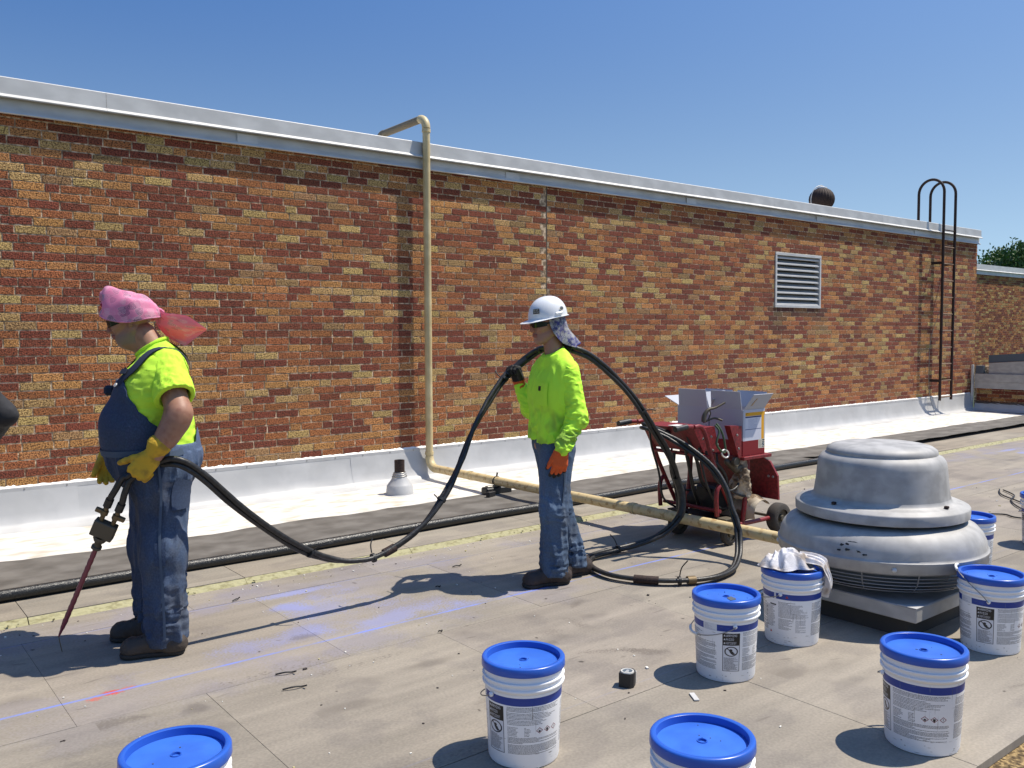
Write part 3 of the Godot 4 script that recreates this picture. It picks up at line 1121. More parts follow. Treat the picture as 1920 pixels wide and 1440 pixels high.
# the bricks of one wall face as [x, y, length, headers are smooth]
func courses(x0: float, x1: float, y0: float, y1: float, phase: int, holes: Array, joints: Array) -> Array:
	var o := []
	var r := 0
	var y := y0
	while y < y1:
		var fl := posmod(r + phase, 6) == 0
		var x := x0 - rng.randf() * PITCH * 0.3 - (PITCH * 0.5 if r % 2 else 0.0)
		var k := 0
		while x < x1:
			var l := PITCH
			if fl and k % 2 == 1:
				l = PITCH * 0.5
			k += 1
			var a := maxf(x, x0)
			var e := minf(x + l - 0.0105, x1)
			for j in joints:
				if a < j and e > j - 0.012:
					if j - a > e - j:
						e = j - 0.012
					else:
						a = j
			var skip := e - a < 0.03
			for hq in holes:
				if e > hq.position.x and a < hq.end.x and y + CO > hq.position.y + 0.02 and y < hq.end.y - 0.02:
					if a < hq.position.x - 0.03:
						e = hq.position.x
					elif e > hq.end.x + 0.03:
						a = hq.end.x
					else:
						skip = true
			if not skip:
				o.append([a, y, e - a])
			x += l
		y += CO
		r += 1
	return o

func build_wall() -> void:
	var wall := thing("brick_wall", "long wall of mixed red, orange and buff bricks behind the workers", "wall")
	var b := mb()
	var L := Rect2(11.08, 1.925, 1.2, 0.81)
	# mortar face built round the louver opening, then the body of the wall
	for q in [[-4.5, L.position.x, -0.05, 3.5], [L.end.x, 17.63, -0.05, 3.5], [L.position.x, L.end.x, -0.05, L.position.y], [L.position.x, L.end.x, L.end.y, 3.5]]:
		b.box(Vector3((q[0] + q[1]) * 0.5, (q[2] + q[3]) * 0.5, WZ - 0.157), Vector3(q[1] - q[0], q[3] - q[2], 0.308))
	put(b.mesh(), "mortar_bed", M.mortar, wall)
	var list := courses(-4.4, 17.64, 0.243, 3.33, 0, [L], [6.66])
	var order := []
	for q in list:
		var d := Vector3(q[0] + 0.1 - 0.0, q[1] - 1.54, WZ)
		var seen: bool = q[0] > 0.93 and q[1] > 0.33 and q[1] < 3.24
		order.append([d.length() if seen else 1e3 + d.length(), q])
	order.sort_custom(func(a, c): return a[0] < c[0])
	var rest := mb()
	var weather := FastNoiseLite.new()
	weather.seed = 77
	weather.frequency = 1.0
	for i in order.size():
		var q: Array = order[i][1]
		var c := brick_tone(q[0]) * (1.0 + 0.16 * weather.get_noise_2d(q[0] * 0.5, q[1] * 0.35) + 0.10 * weather.get_noise_2d(q[0] * 3.0 + 40.0, q[1] * 0.3))
		# water has run from the ends of the louver sill
		if q[1] < 1.93 and q[1] > 1.5 and (absf(q[0] - 11.05) < 0.16 or absf(q[0] - 12.2) < 0.14 or (q[1] > 1.78 and q[0] > 10.95 and q[0] < 12.3)):
			c = c.lerp(Color(0.03, 0.028, 0.025), 0.55 if q[1] > 1.7 else 0.3)
		var proud := rng.randf_range(-0.0008, 0.0018)
		if i < 300:
			b = mb(c)
			one_brick(b, -q[2] * 0.5, 0, q[2], proud)
			var o := put(b.mesh(), "brick", M.brick, wall)
			o.position = Vector3(q[0] + q[2] * 0.5, q[1], WZ)
			o.rotation.z = rng.randf_range(-0.004, 0.004)
		else:
			rest.col = c
			rest.xf = Transform3D(Basis(), Vector3(0, 0, WZ))
			one_brick(rest, q[0], q[1], q[2], proud, 0.01)
	tag(put(rest.mesh(), "brickwork", M.brick, wall), "", "", "", "stuff")
	b = mb()
	b.box(Vector3(6.654, 1.8, WZ - 0.0052), Vector3(0.0135, 2.9, 0.012))
	put(b.mesh(), "expansion_joint", M.caulk, wall)
	# sheet metal coping: tall fascia with a kicked drip edge, and a second strip under it
	var x := 1.92 - 3.018 * 2
	while x < 17.7:
		var e := minf(x + 3.016, 17.68)
		b = mb()
		var j := rng.randf_range(-0.0015, 0.0015)
		fold_metal(b, [Vector2(-0.36, 3.488), Vector2(0.040 + j, 3.507), Vector2(0.047 + j, 3.500), Vector2(0.050 + j, 3.378), Vector2(0.082 + j, 3.352), Vector2(0.079 + j, 3.345), Vector2(0.05 + j, 3.350)], x, e, WZ, 0.0025)
		put(b.mesh(), "coping_panel", M.metal, wall)
		x += 3.018
	x = 3.0 - 3.03 * 3
	while x < 17.7:
		var e := minf(x + 3.06, 17.66)
		b = mb()
		var rows := []
		var t := rng.randf_range(0.0, 9.0)
		for pr in [[0.018, 3.40], [0.021, 3.30], [0.026, 3.266], [0.056, 3.240], [0.054, 3.233], [0.02, 3.236]]:
			var l := []
			for q in 22:
				var xx := lerpf(x, e, q / 21.0)
				l.append(Vector3(xx, pr[1], WZ + pr[0] + sin(xx * 2.2 + t) * 0.0045 * (1.0 if pr[1] > 3.27 else 0.3)))
			rows.append(l)
		b.grid(rows, 0.0016, true)
		put(b.mesh(), "flashing_strip", M.metal, wall)
		b = mb()
		if x > 0.0:
			b.box(Vector3(x + 0.1, 3.292, WZ + 0.031), Vector3(0.19, 0.085, 0.004))
			put(b.mesh(), "joint_cover", M.metal, wall)
		x += 3.03
	# white base flashing sloped out onto the roof
	var n := FastNoiseLite.new()
	n.seed = 8
	n.frequency = 1.1
	var xs := [-4.5, -1.2, 1.6, 4.08, 7.1, 10.2, 13.2, 17.45]
	for s in xs.size() - 1:
		b = mb()
		var rows := []
		for pr in [[0.014, 0.352], [0.018, 0.33], [0.03, 0.26], [0.05, 0.17], [0.075, 0.10], [0.115, 0.056], [0.2, 0.047], [0.26, 0.046]]:
			var l := []
			for q in 50:
				var xx: float = lerpf(xs[s], xs[s + 1] + (0.02 if s < xs.size() - 2 else 0.0), q / 49.0)
				l.append(Vector3(xx, pr[1], WZ + pr[0] + n.get_noise_2d(xx * 1.6, pr[1] * 5.0) * 0.012 * (1.0 if pr[1] < 0.32 else 0.1) + s % 2 * 0.0025))
			rows.append(l)
		b.grid(rows, 0.003, true)
		put(b.mesh(), "base_flashing", M.flashing, wall)
	b = mb()
	b.box(Vector3(6.5, 0.352, WZ + 0.018), Vector3(21.9, 0.034, 0.005), 0.001)
	put(b.mesh(), "termination_bar", M.flashing, wall)
	b = mb()
	for q in 74:
		b.lathe([Vector2(0.0, 0.004), Vector2(0.006, 0.003), Vector2(0.0075, 0.0)], 8, Vector3(-4.4 + q * 0.297 + rng.randf_range(-0.02, 0.02), 0.352, WZ + 0.0205), Basis(Vector3(1, 0, 0), PI / 2))
	tag(put(b.mesh(), "screw_heads", M.wire, wall), "", "", "", "stuff")
	b = mb()
	var rows2 := [[], [], []]
	for q in 1100:
		var xx := -4.45 + 21.9 * q / 1099.0
		var hgt := 0.378 + maxf(0.0, n.get_noise_1d(xx * 22.0)) * 0.02 + rng.randf_range(0.0, 0.005)
		rows2[0].append(Vector3(xx, hgt, WZ + 0.003))
		rows2[1].append(Vector3(xx, 0.374, WZ + 0.012 + rng.randf_range(0.0, 0.003)))
		rows2[2].append(Vector3(xx, 0.364, WZ + 0.021))
	b.grid(rows2, 0.0, true)
	put(b.mesh(), "sealant_bead", M.sealant, wall)

# a folded sheet: its section (out from the wall, height) run along x, very slightly buckled
func fold_metal(b: MB, sec: Array, x0: float, x1: float, z: float, wave: float) -> void:
	var rows := []
	var t := rng.randf_range(0.0, 9.0)
	for i in sec.size() - 1:
		for h in 2:
			var l := []
			var p: Vector2 = sec[i + h]
			for q in 16:
				var x := lerpf(x0, x1, q / 15.0)
				l.append(Vector3(x, p.y + sin(x * 1.9 + t) * wave * 0.3, z + p.x + sin(x * 2.6 + t) * wave * 0.5 + sin(x * 6.1 + t) * wave * 0.25))
			rows.append(l)
	for i in sec.size() - 1:
		b.grid([rows[i * 2], rows[i * 2 + 1]], 0.0016, true)

func build_roofline() -> void:
	# the roof behind the parapet, the end of the building and the lower wing set back beyond it
	var b := mb()
	b.box(Vector3(6.5, 3.15, -13.0), Vector3(22.2, 0.12, 9.9))
	tag(put(b.mesh(), "upper_roof", M.membrane), "", "", "", "structure")
	var far := thing("far_wing", "lower brick wing of the building set back beyond the ladder", "wall")
	b = mb()
	b.box(Vector3(26.2, 1.55, -12.16), Vector3(17.2, 3.6, 0.3))
	b.box(Vector3(17.46, 1.6, -9.98), Vector3(0.3, 3.5, 4.05))
	put(b.mesh(), "mortar_bed", M.mortar, far)
	b = mb()
	b.xf = Transform3D(Basis(), Vector3(0, 0, -12.0))
	for q in courses(22.0, 33.0, 0.5, 3.3, 1, [], []):
		b.col = brick_tone(q[0]) * 0.95
		one_brick(b, q[0], q[1], q[2], rng.randf_range(-0.002, 0.002), 0.01)
	tag(put(b.mesh(), "brickwork", M.brick, far), "", "", "", "stuff")
	for k in 5:
		b = mb()
		fold_metal(b, [Vector2(-0.35, 3.58), Vector2(0.045, 3.60), Vector2(0.052, 3.44), Vector2(0.082, 3.415), Vector2(0.03, 3.418), Vector2(0.03, 3.32), Vector2(0.058, 3.295), Vector2(0.0, 3.296)], 18.6 + k * 3.018, 18.6 + k * 3.018 + 3.014, -12.0, 0.001)
		put(b.mesh(), "coping_panel", M.metal, far)
	# turbine ventilator turning on the upper roof
	var t := thing("turbine_vent", "dark round turbine vent on the roof above the louver", "vent", Vector3(13.79, 3.2, -8.65))
	b = mb()
	b.lathe([Vector2(0.17, 0.0), Vector2(0.15, 0.3), Vector2(0.15, 0.42)], 24)
	put(b.mesh(), "neck", M.darkmetal, t)
	for k in 24:
		b = mb()
		var a := TAU * k / 24
		var rows := []
		for i in 9:
			var q := -1.15 + 2.3 * i / 8.0
			var r := 0.205 * cos(q)
			var y := 0.66 + 0.2 * sin(q)
			rows.append([Vector3(cos(a) * r, y, sin(a) * r), Vector3(cos(a + 0.2) * (r + 0.012), y, sin(a + 0.2) * (r + 0.012)), Vector3(cos(a + 0.36) * (r - 0.02), y, sin(a + 0.36) * (r - 0.02))])
		b.grid(rows, 0.002)
		put(b.mesh(), "fin", M.rust, t)
	b = mb()
	b.lathe([Vector2(0.09, 0.84), Vector2(0.085, 0.865), Vector2(0.03, 0.885), Vector2(0.0, 0.888)], 20)
	put(b.mesh(), "cap", M.metal, t)
	for s in 2:
		b = mb()
		b.tube(arc_pts(Vector3(0, 0.64, 0), Vector3(0.235, 0, 0.06 * (s * 2 - 1)), Vector3(0, 0.26, 0), PI * 0.5 * s - 0.3 * (1 - s), PI * (0.5 + 0.6 * s), 16), 0.008, 6)
		put(b.mesh(), "bracket", M.metal, t)

func build_low_wall() -> void:
	# the low wall across the end of the roof
	var w := thing("low_wall", "low metal-clad wall closing the roof right of the ladder", "wall", Vector3(17.5, 0, -7.5))
	var b := mb()
	b.box(Vector3(0.22, 0.4, 3.4), Vector3(0.36, 0.98, 7.1))
	put(b.mesh(), "mortar_bed", M.mortar, w)
	b = mb()
	b.xf = Transform3D(Basis(Vector3(0, 0, 1), Vector3.UP, Vector3(-1, 0, 0)), Vector3(0.03, 0, 0))
	for q in courses(-0.1, 6.9, 0.17, 0.5, 2, [], []):
		b.col = brick_tone(1.0)
		one_brick(b, q[0], q[1], q[2], 0.004, 0.01)
	tag(put(b.mesh(), "brickwork", M.brick, w), "", "", "", "stuff")
	for k in 3:
		var z := -0.12 + k * 2.36
		b = mb()
		b.box(Vector3(-0.005, 0.535, z + 1.18), Vector3(0.03, 0.13, 2.355), 0.002)
		put(b.mesh(), "lower_panel", M.siding, w)
		b = mb()
		b.box(Vector3(-0.012, 0.676, z + 1.18), Vector3(0.03, 0.15, 2.355), 0.002)
		put(b.mesh(), "upper_panel", M.siding, w)
	b = mb()
	b.prism([Vector2(0.12, 0.75), Vector2(7.0, 0.75), Vector2(7.0, 1.45), Vector2(0.12, 0.955)], Vector3(0.02, 0, 0), Vector3(0, 0, 1), Vector3.UP, Vector3(0.3, 0, 0))
	put(b.mesh(), "sloping_cladding", M.siding, w)
	b = mb()
	b.prism([Vector2(0.1, 0.957), Vector2(7.0, 1.452), Vector2(7.0, 1.6), Vector2(0.1, 1.105)], Vector3(0.05, 0, 0), Vector3(0, 0, 1), Vector3.UP, Vector3(0.32, 0, 0))
	put(b.mesh(), "dark_flashing", M.darkmetal, w)
	b = mb()
	b.box(Vector3(0.02, 0.83, -0.03), Vector3(0.1, 0.15, 0.14))
	put(b.mesh(), "end_box", M.darkmetal, w)
	b = mb()
	b.box(Vector3(-0.02, 0.46, -0.16), Vector3(0.05, 0.92, 0.035), 0.003)
	put(b.mesh(), "corner_post", M.metal, w)
	b = mb()
	var rows := []
	for pr in [[-0.02, 0.2], [-0.05, 0.12], [-0.09, 0.06], [-0.2, 0.05]]:
		var l := []
		for q in 60:
			l.append(Vector3(pr[0] + rng.randf_range(-0.006, 0.006), pr[1] + rng.randf_range(-0.004, 0.004), -0.1 + 7.0 * q / 59.0))
		rows.append(l)
	b.grid(rows, 0.004)
	put(b.mesh(), "base_flashing", M.flashing, w)
	b = mb()
	rows = []
	for i in 2:
		var l := []
		for q in 120:
			l.append(Vector3(-0.004 - i * 0.03, 0.215 - i * 0.03 + rng.randf_range(-0.006, 0.012), -0.1 + 7.0 * q / 119.0))
		rows.append(l)
	b.grid(rows, 0.004)
	put(b.mesh(), "tar_line", M.caulk, w)

func build_trees() -> void:
	var spots := [[Vector3(46.2, -5, -21.4), 9.9, 2.7, "leafy green tree rising behind the far wing, nearer the ladder"], [Vector3(48.4, -5, -19.0), 10.8, 3.0, "leafy green tree behind the far wing at the right edge"]]
	for s in spots:
		var h: float = s[1]
		var t := thing("tree", s[3], "tree", s[0], "trees beyond the far wing")
		var b := mb()
		b.tube(curve([Vector3.ZERO, Vector3(0.1, h * 0.35, 0.05), Vector3(-0.05, h * 0.65, 0.1), Vector3(0.05, h * 0.93, 0)], 4), PackedFloat32Array([0.24, 0.22, 0.21, 0.2, 0.18, 0.17, 0.15, 0.13, 0.11, 0.09, 0.06, 0.04, 0.02]), 9)
		put(b.mesh(), "trunk", M.bark, t)
		b = mb()
		var tips := []
		for k in 46:
			var y := h * rng.randf_range(0.45, 0.9)
			var a := rng.randf() * TAU
			var r: float = s[2] * rng.randf_range(0.45, 1.0) * (1.15 - (y / h - 0.45) * 1.5)
			var tip := Vector3(cos(a) * r, y + r * rng.randf_range(0.25, 0.7), sin(a) * r)
			b.tube([Vector3(0, y - 0.3, 0), tip * Vector3(0.5, 0, 0.5) + Vector3(0, lerpf(y, tip.y, 0.4), 0), tip], PackedFloat32Array([0.06, 0.04, 0.012]), 5, false)
			tips.append(tip)
		for k in 8:
			tips.append(Vector3(rng.randf_range(-0.5, 0.5), h * rng.randf_range(0.86, 1.0), rng.randf_range(-0.5, 0.5)))
		put(b.mesh(), "limbs", M.bark, t)
		b = mb()
		for tip in tips:
			var tone := rng.randf_range(0.7, 1.25)
			for k in 260:
				var p: Vector3 = tip + Vector3(rng.randfn(), rng.randfn() * 0.85, rng.randfn()) * 0.32
				var q := Basis.from_euler(Vector3(rng.randf() * TAU, rng.randf() * TAU, rng.randf() * TAU))
				var z := rng.randf_range(0.06, 0.12)
				var v := tone * rng.randf_range(0.75, 1.2)
				b.col = Color(0.085 * v, 0.15 * v, 0.04 * v)
				var i := b.v.size()
				for cc in [Vector3(0, 0, z), Vector3(z * 0.6, 0, 0), Vector3(0, 0, -z), Vector3(-z * 0.6, 0, 0)]:
					b.vert(p + q * cc, q.y)
				b.ix.append_array(PackedInt32Array([i, i + 2, i + 1, i, i + 3, i + 2]))
		put(b.mesh(), "crown", M.leaf, t)

func build_pipes() -> void:
	var p := thing("gas_pipe", "cream painted gas pipe climbing the wall and running across the roof", "pipe")
	var x := 4.955
	var b := mb()
	var pts := [Vector3(x, 0.185, -3.02), Vector3(x, 0.18, -5.0), Vector3(x, 0.165, -7.485)]
	b.tube(pts, 0.041, 16)
	put(b.mesh(), "horizontal_run", M.gasworn, p)
	b = mb()
	b.tube(arc_pts(Vector3(x, 0.285, -7.485), Vector3(0, 0, -0.12), Vector3(0, -0.12, 0), PI * 0.5, 0.0, 10), 0.044, 16)
	put(b.mesh(), "elbow", M.gaspipe, p)
	b = mb()
	b.tube([Vector3(x, 0.285, -7.605), Vector3(x, 2.0, -7.605), Vector3(x, 3.64, -7.605)], 0.0385, 16)
	put(b.mesh(), "riser", M.gaspipe, p)
	b = mb()
	b.tube(arc_pts(Vector3(x, 3.64, -7.715), Vector3(0, 0, 0.11), Vector3(0, 0.11, 0), 0.0, PI * 0.5, 10), 0.043, 16)
	put(b.mesh(), "elbow", M.gaspipe, p)
	b = mb()
	b.tube([Vector3(x, 3.75, -7.715), Vector3(x + 0.03, 3.75, -8.5)], 0.0385, 16)
	put(b.mesh(), "overhead_run", M.gasdirty, p)
	b = mb()
	b.tube(arc_pts(Vector3(x + 0.03, 3.64, -8.5), Vector3(0, 0, -0.11), Vector3(0, 0.11, 0), PI * 0.5, 0.0, 10) + [Vector3(x + 0.03, 3.2, -8.61)], 0.043, 16)
	put(b.mesh(), "elbow", M.gasdirty, p)
	for q in [[Vector3(x, 0.30, -7.605), Vector3(x, 0.33, -7.605)], [Vector3(x, 3.6, -7.605), Vector3(x, 3.63, -7.605)], [Vector3(x, 0.171, -6.9), Vector3(x, 0.171, -6.86)], [Vector3(x, 0.181, -4.72), Vector3(x, 0.181, -4.68)]]:
		b = mb()
		b.tube(q, 0.0455, 16)
		put(b.mesh(), "coupling", M.gaspipe, p)
	b = mb()
	for q in 60:
		var z := rng.randf_range(-7.3, -3.2)
		b.box(Vector3(x + rng.randf_range(-0.015, 0.015), 0.213, z), Vector3(0.012, 0.005, rng.randf_range(0.01, 0.05)))
	# the rubber block that carries it
	var s := thing("pipe_support", "black rubber support block under the cream pipe near the wall", "block", Vector3(x, 0.05, -6.46))
	b = mb()
	b.box(Vector3(0, 0.036, 0), Vector3(0.3, 0.072, 0.1), 0.012)
	put(b.mesh(), "base", M.black, s)
	b = mb()
	b.box(Vector3(0, 0.078, 0), Vector3(0.24, 0.012, 0.042), 0.003)
	put(b.mesh(), "channel", M.wire, s)
	b = mb()
	b.tube(arc_pts(Vector3(0, 0.116, 0), Vector3(0.047, 0, 0), Vector3(0, 0.047, 0), -0.4, PI + 0.4, 14), 0.006, 6)
	b.tube([Vector3(0.0, 0.16, 0), Vector3(0.01, 0.2, 0.0)], 0.008, 6)
	put(b.mesh(), "clamp", M.rust, s)
	b = mb()
	b.box(Vector3(-0.16, 0.03, 0.12), Vector3(0.1, 0.05, 0.04), 0.004, Basis(Vector3.UP, 0.3))
	put(b.mesh(), "strut", M.black, s)
	# vent stub in its white boot
	var v := thing("vent_stub", "short rusty vent pipe in a tapered white boot on the membrane", "vent", Vector3(4.27, 0.04, -7.07))
	b = mb()
	b.lathe([Vector2(0.048, 0.1), Vector2(0.048, 0.325), Vector2(0.041, 0.325), Vector2(0.041, 0.15)], 24)
	put(b.mesh(), "pipe", M.rust, v)
	b = mb()
	b.lathe([Vector2(0.16, 0.0), Vector2(0.13, 0.01), Vector2(0.122, 0.085), Vector2(0.11, 0.1), Vector2(0.075, 0.15), Vector2(0.06, 0.2), Vector2(0.052, 0.212), Vector2(0.049, 0.212)], 32)
	put(b.mesh(), "boot", M.flashing, v)
	b = mb()
	var pts2 := []
	for i in 40:
		var a := TAU * i / 13.0
		pts2.append(Vector3(cos(a) * (0.052 + 0.02 * i / 40.0), 0.212 - 0.0013 * i, sin(a) * (0.052 + 0.02 * i / 40.0)))
	b.tube(pts2, 0.007, 6)
	put(b.mesh(), "clamp", M.wire, v)
	# the long black tube weighting the flap
	b = mb()
	pts2 = []
	for i in 70:
		var xx := -4.5 + 13.9 * i / 69.0
		pts2.append(Vector3(xx, 0.066 + 0.003 * sin(xx * 2.1), -5.665 + 0.02 * sin(xx * 0.7) + 0.008 * sin(xx * 2.7)))
	b.tube(pts2, 0.034, 14, true)
	tag(put(b.mesh(), "ballast_tube", M.tubing), "long black tube lying along the edge of the dark membrane", "tube")

func build_ladder_and_louver() -> void:
	var l := thing("roof_ladder", "rusty steel ladder fixed to the wall with hooped handrails", "ladder", Vector3(15.85, 0, -7.51))
	for s in 2:
		var b := mb()
		var x := 0.435 * s
		var pts := [Vector3(x, 0.315, 0), Vector3(x, 2.0, 0), Vector3(x, 4.05, 0)]
		pts += arc_pts(Vector3(x, 4.05, -0.23), Vector3(0, 0, 0.23), Vector3(0, 0.24, 0), 0.0, PI, 18)
		pts += [Vector3(x, 3.2, -0.46)]
		b.tube(pts, 0.024, 12)
		put(b.mesh(), "rail", M.rust, l)
		for y in [0.675, 2.79]:
			b = mb()
			b.box(Vector3(x + (0.03 if s else -0.03), y, -0.105), Vector3(0.012, 0.05, 0.22), 0.002)
			b.box(Vector3(x + (0.05 if s else -0.05), y, -0.215), Vector3(0.06, 0.07, 0.008), 0.002)
			put(b.mesh(), "bracket", M.rust, l)
	for k in 11:
		var b := mb()
		b.tube([Vector3(0.02, 0.375 + 0.3 * k, 0), Vector3(0.415, 0.375 + 0.3 * k, 0)], 0.011, 8)
		put(b.mesh(), "rung", M.rung if k < 10 else M.rust, l)
	var b2 := mb()
	var wire := curve([Vector3(-0.02, 2.05, -0.02), Vector3(-0.1, 1.5, -0.17), Vector3(-0.13, 0.95, -0.19), Vector3(-0.12, 0.4, -0.17), Vector3(-0.18, 0.06, -0.02)], 6)
	b2.tube(wire, 0.005, 6)
	tag(put(b2.mesh(), "ground_wire", M.wire), "thin bare wire hanging beside the ladder foot", "wire").position = Vector3(15.885, 0, -7.48)
	var lo := thing("wall_louver", "white metal louver vent set in the brick wall", "louver", Vector3(11.68, 2.33, WZ))
	b2 = mb()
	var W := 1.19
	var H := 0.81
	for q in [[0.0, H * 0.5 - 0.02, W, 0.04], [0.0, -H * 0.5 + 0.02, W, 0.04]]:
		b2.box(Vector3(q[0], q[1], -0.03), Vector3(q[2], q[3], 0.09), 0.003)
	for q in [-1, 1]:
		b2.box(Vector3(q * (W * 0.5 - 0.02), 0, -0.032), Vector3(0.04, H - 0.082, 0.09), 0.003)
	put(b2.mesh(), "frame", M.metal, lo)
	b2 = mb()
	b2.box(Vector3(0, 0, -0.16), Vector3(W - 0.02, H - 0.02, 0.02))
	put(b2.mesh(), "backing", M.void, lo)
	for k in 9:
		b2 = mb()
		var y := -H * 0.5 + 0.055 + k * 0.0855
		fold_metal(b2, [Vector2(-0.09, 0.058), Vector2(0.002, 0.0), Vector2(0.004, -0.016), Vector2(-0.004, -0.02)], -W * 0.5 + 0.041, W * 0.5 - 0.041, 0.0, 0.0008)
		for i in b2.v.size():
			b2.v[i].y += y
		put(b2.mesh(), "blade", M.flashing, lo)

func build_fan() -> void:
	var f := thing("roof_fan", "large dented grey metal mushroom exhaust fan on a square curb", "exhaust fan", Vector3(4.625, 0, -2.508))
	var b := mb()
	b.box(Vector3(0, 0.05, 0), Vector3(0.72, 0.12, 0.72), 0.004)
	put(b.mesh(), "curb", M.void, f)
	b = mb()
	b.box(Vector3(0, 0.142, 0), Vector3(0.86, 0.075, 0.86), 0.005)
	put(b.mesh(), "base_plate", M.siding, f)
	for q in [[-1, 1], [1, 1], [-1, -1], [1, -1]]:  # pale triangles laid on to paint the sunlit plate corners
		b = mb()
		b.prism([Vector2(0, 0), Vector2(0.1 * -q[0], 0.0), Vector2(0, -0.1 * q[1])], Vector3(q[0] * 0.433, 0.1795, q[1] * 0.433), Vector3.RIGHT, Vector3(0, 0, 1), Vector3(0, 0.003, 0))
		put(b.mesh(), "corner_highlight", M.flashing, f)
	b = mb()
	b.lathe([Vector2(0.33, 0.2), Vector2(0.36, 0.22), Vector2(0.4, 0.34)], 40)
	put(b.mesh(), "inlet", M.darkmetal, f)
	# wire guard below the bowl
	for k in 7:
		b = mb()
		var y := 0.222 + k * 0.02
		var r := 0.455 + 0.07 * sqrt(k / 6.0)
		b.tube(arc_pts(Vector3(0, y, 0), Vector3(r, 0, 0), Vector3(0, 0, r), 0.0, TAU, 56), 0.0034, 5, false)
		put(b.mesh(), "guard_wire", M.grille, f)
	for k in 12:
		b = mb()
		var a := TAU * (k + 0.35) / 12
		var d := Vector3(cos(a), 0, sin(a))
		b.tube([d * 0.45 + Vector3(0, 0.218, 0), d * 0.5 + Vector3(0, 0.265, 0), d * 0.535 + Vector3(0, 0.36, 0)], 0.004, 5)
		put(b.mesh(), "guard_rib", M.grille, f)
	b = mb()
	b.lathe([Vector2(0.49, 0.345), Vector2(0.536, 0.328), Vector2(0.541, 0.332), Vector2(0.541, 0.365), Vector2(0.546, 0.372), Vector2(0.546, 0.386), Vector2(0.538, 0.392), Vector2(0.535, 0.40), Vector2(0.532, 0.43), Vector2(0.515, 0.468), Vector2(0.487, 0.5), Vector2(0.45, 0.52), Vector2(0.415, 0.53), Vector2(0.36, 0.535)], 72)
	put(b.mesh(), "bowl", M.alu, f)
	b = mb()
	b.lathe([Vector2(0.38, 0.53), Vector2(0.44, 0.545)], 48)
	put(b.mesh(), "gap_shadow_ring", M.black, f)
	b = mb()
	b.lathe([Vector2(0.40, 0.553), Vector2(0.443, 0.548), Vector2(0.45, 0.552), Vector2(0.452, 0.598), Vector2(0.447, 0.606), Vector2(0.425, 0.612), Vector2(0.42, 0.618), Vector2(0.405, 0.622), Vector2(0.372, 0.626), Vector2(0.36, 0.634), Vector2(0.354, 0.65)], 72)
	put(b.mesh(), "flange", M.alu, f)
	b = mb()
	b.lathe([Vector2(0.355, 0.635), Vector2(0.343, 0.72), Vector2(0.334, 0.815), Vector2(0.328, 0.842), Vector2(0.312, 0.864), Vector2(0.291, 0.874), Vector2(0.287, 0.878)], 72)
	put(b.mesh(), "dome", M.alu, f)
	b = mb()
	b.lathe([Vector2(0.288, 0.874), Vector2(0.289, 0.886), Vector2(0.283, 0.902), Vector2(0.262, 0.917), Vector2(0.22, 0.927), Vector2(0.12, 0.932), Vector2(0.0, 0.933)], 64)
	put(b.mesh(), "cap", M.alu, f)
	for k in 8:
		b = mb()
		var a := TAU * (k + 0.2) / 8
		b.lathe([Vector2(0.013, 0), Vector2(0.012, 0.006), Vector2(0.006, 0.011), Vector2(0, 0.012)], 10, Vector3(cos(a) * 0.541, 0.352, sin(a) * 0.541), Basis(Vector3(0, 1, 0), -a) * Basis(Vector3(0, 0, 1), -PI / 2))
		put(b.mesh(), "rivet", M.metal, f)
	for k in 4:
		b = mb()
		var a := TAU * (k + 0.08) / 4
		b.box(Vector3(cos(a) * 0.392, 0.632, sin(a) * 0.392), Vector3(0.022, 0.014, 0.022), 0.003, Basis(Vector3.UP, a))
		put(b.mesh(), "clip", M.rust, f)
	# flaked patches of the finish
	b = mb()
	for k in 8:
		var a := 2.86 + rng.randf_range(-0.1, 0.16)
		var y := rng.randf_range(0.41, 0.47)
		var r := 0.5335 if y < 0.43 else lerpf(0.5335, 0.512, (y - 0.43) / 0.038)
		var pp := []
		for i in 7:
			var q := TAU * i / 7
			pp.append(Vector2(cos(q) * rng.randf_range(0.004, 0.02), sin(q) * rng.randf_range(0.003, 0.010)))
		var d := Vector3(cos(a), 0, sin(a))
		b.prism(pp, d * (r - 0.002) + Vector3(0, y, 0), Vector3(-sin(a), 0, cos(a)), (Vector3.UP - d * 0.3).normalized(), d * 0.004)
	tag(put(b.mesh(), "flaked_paint", M.black, f), "", "", "", "stuff")

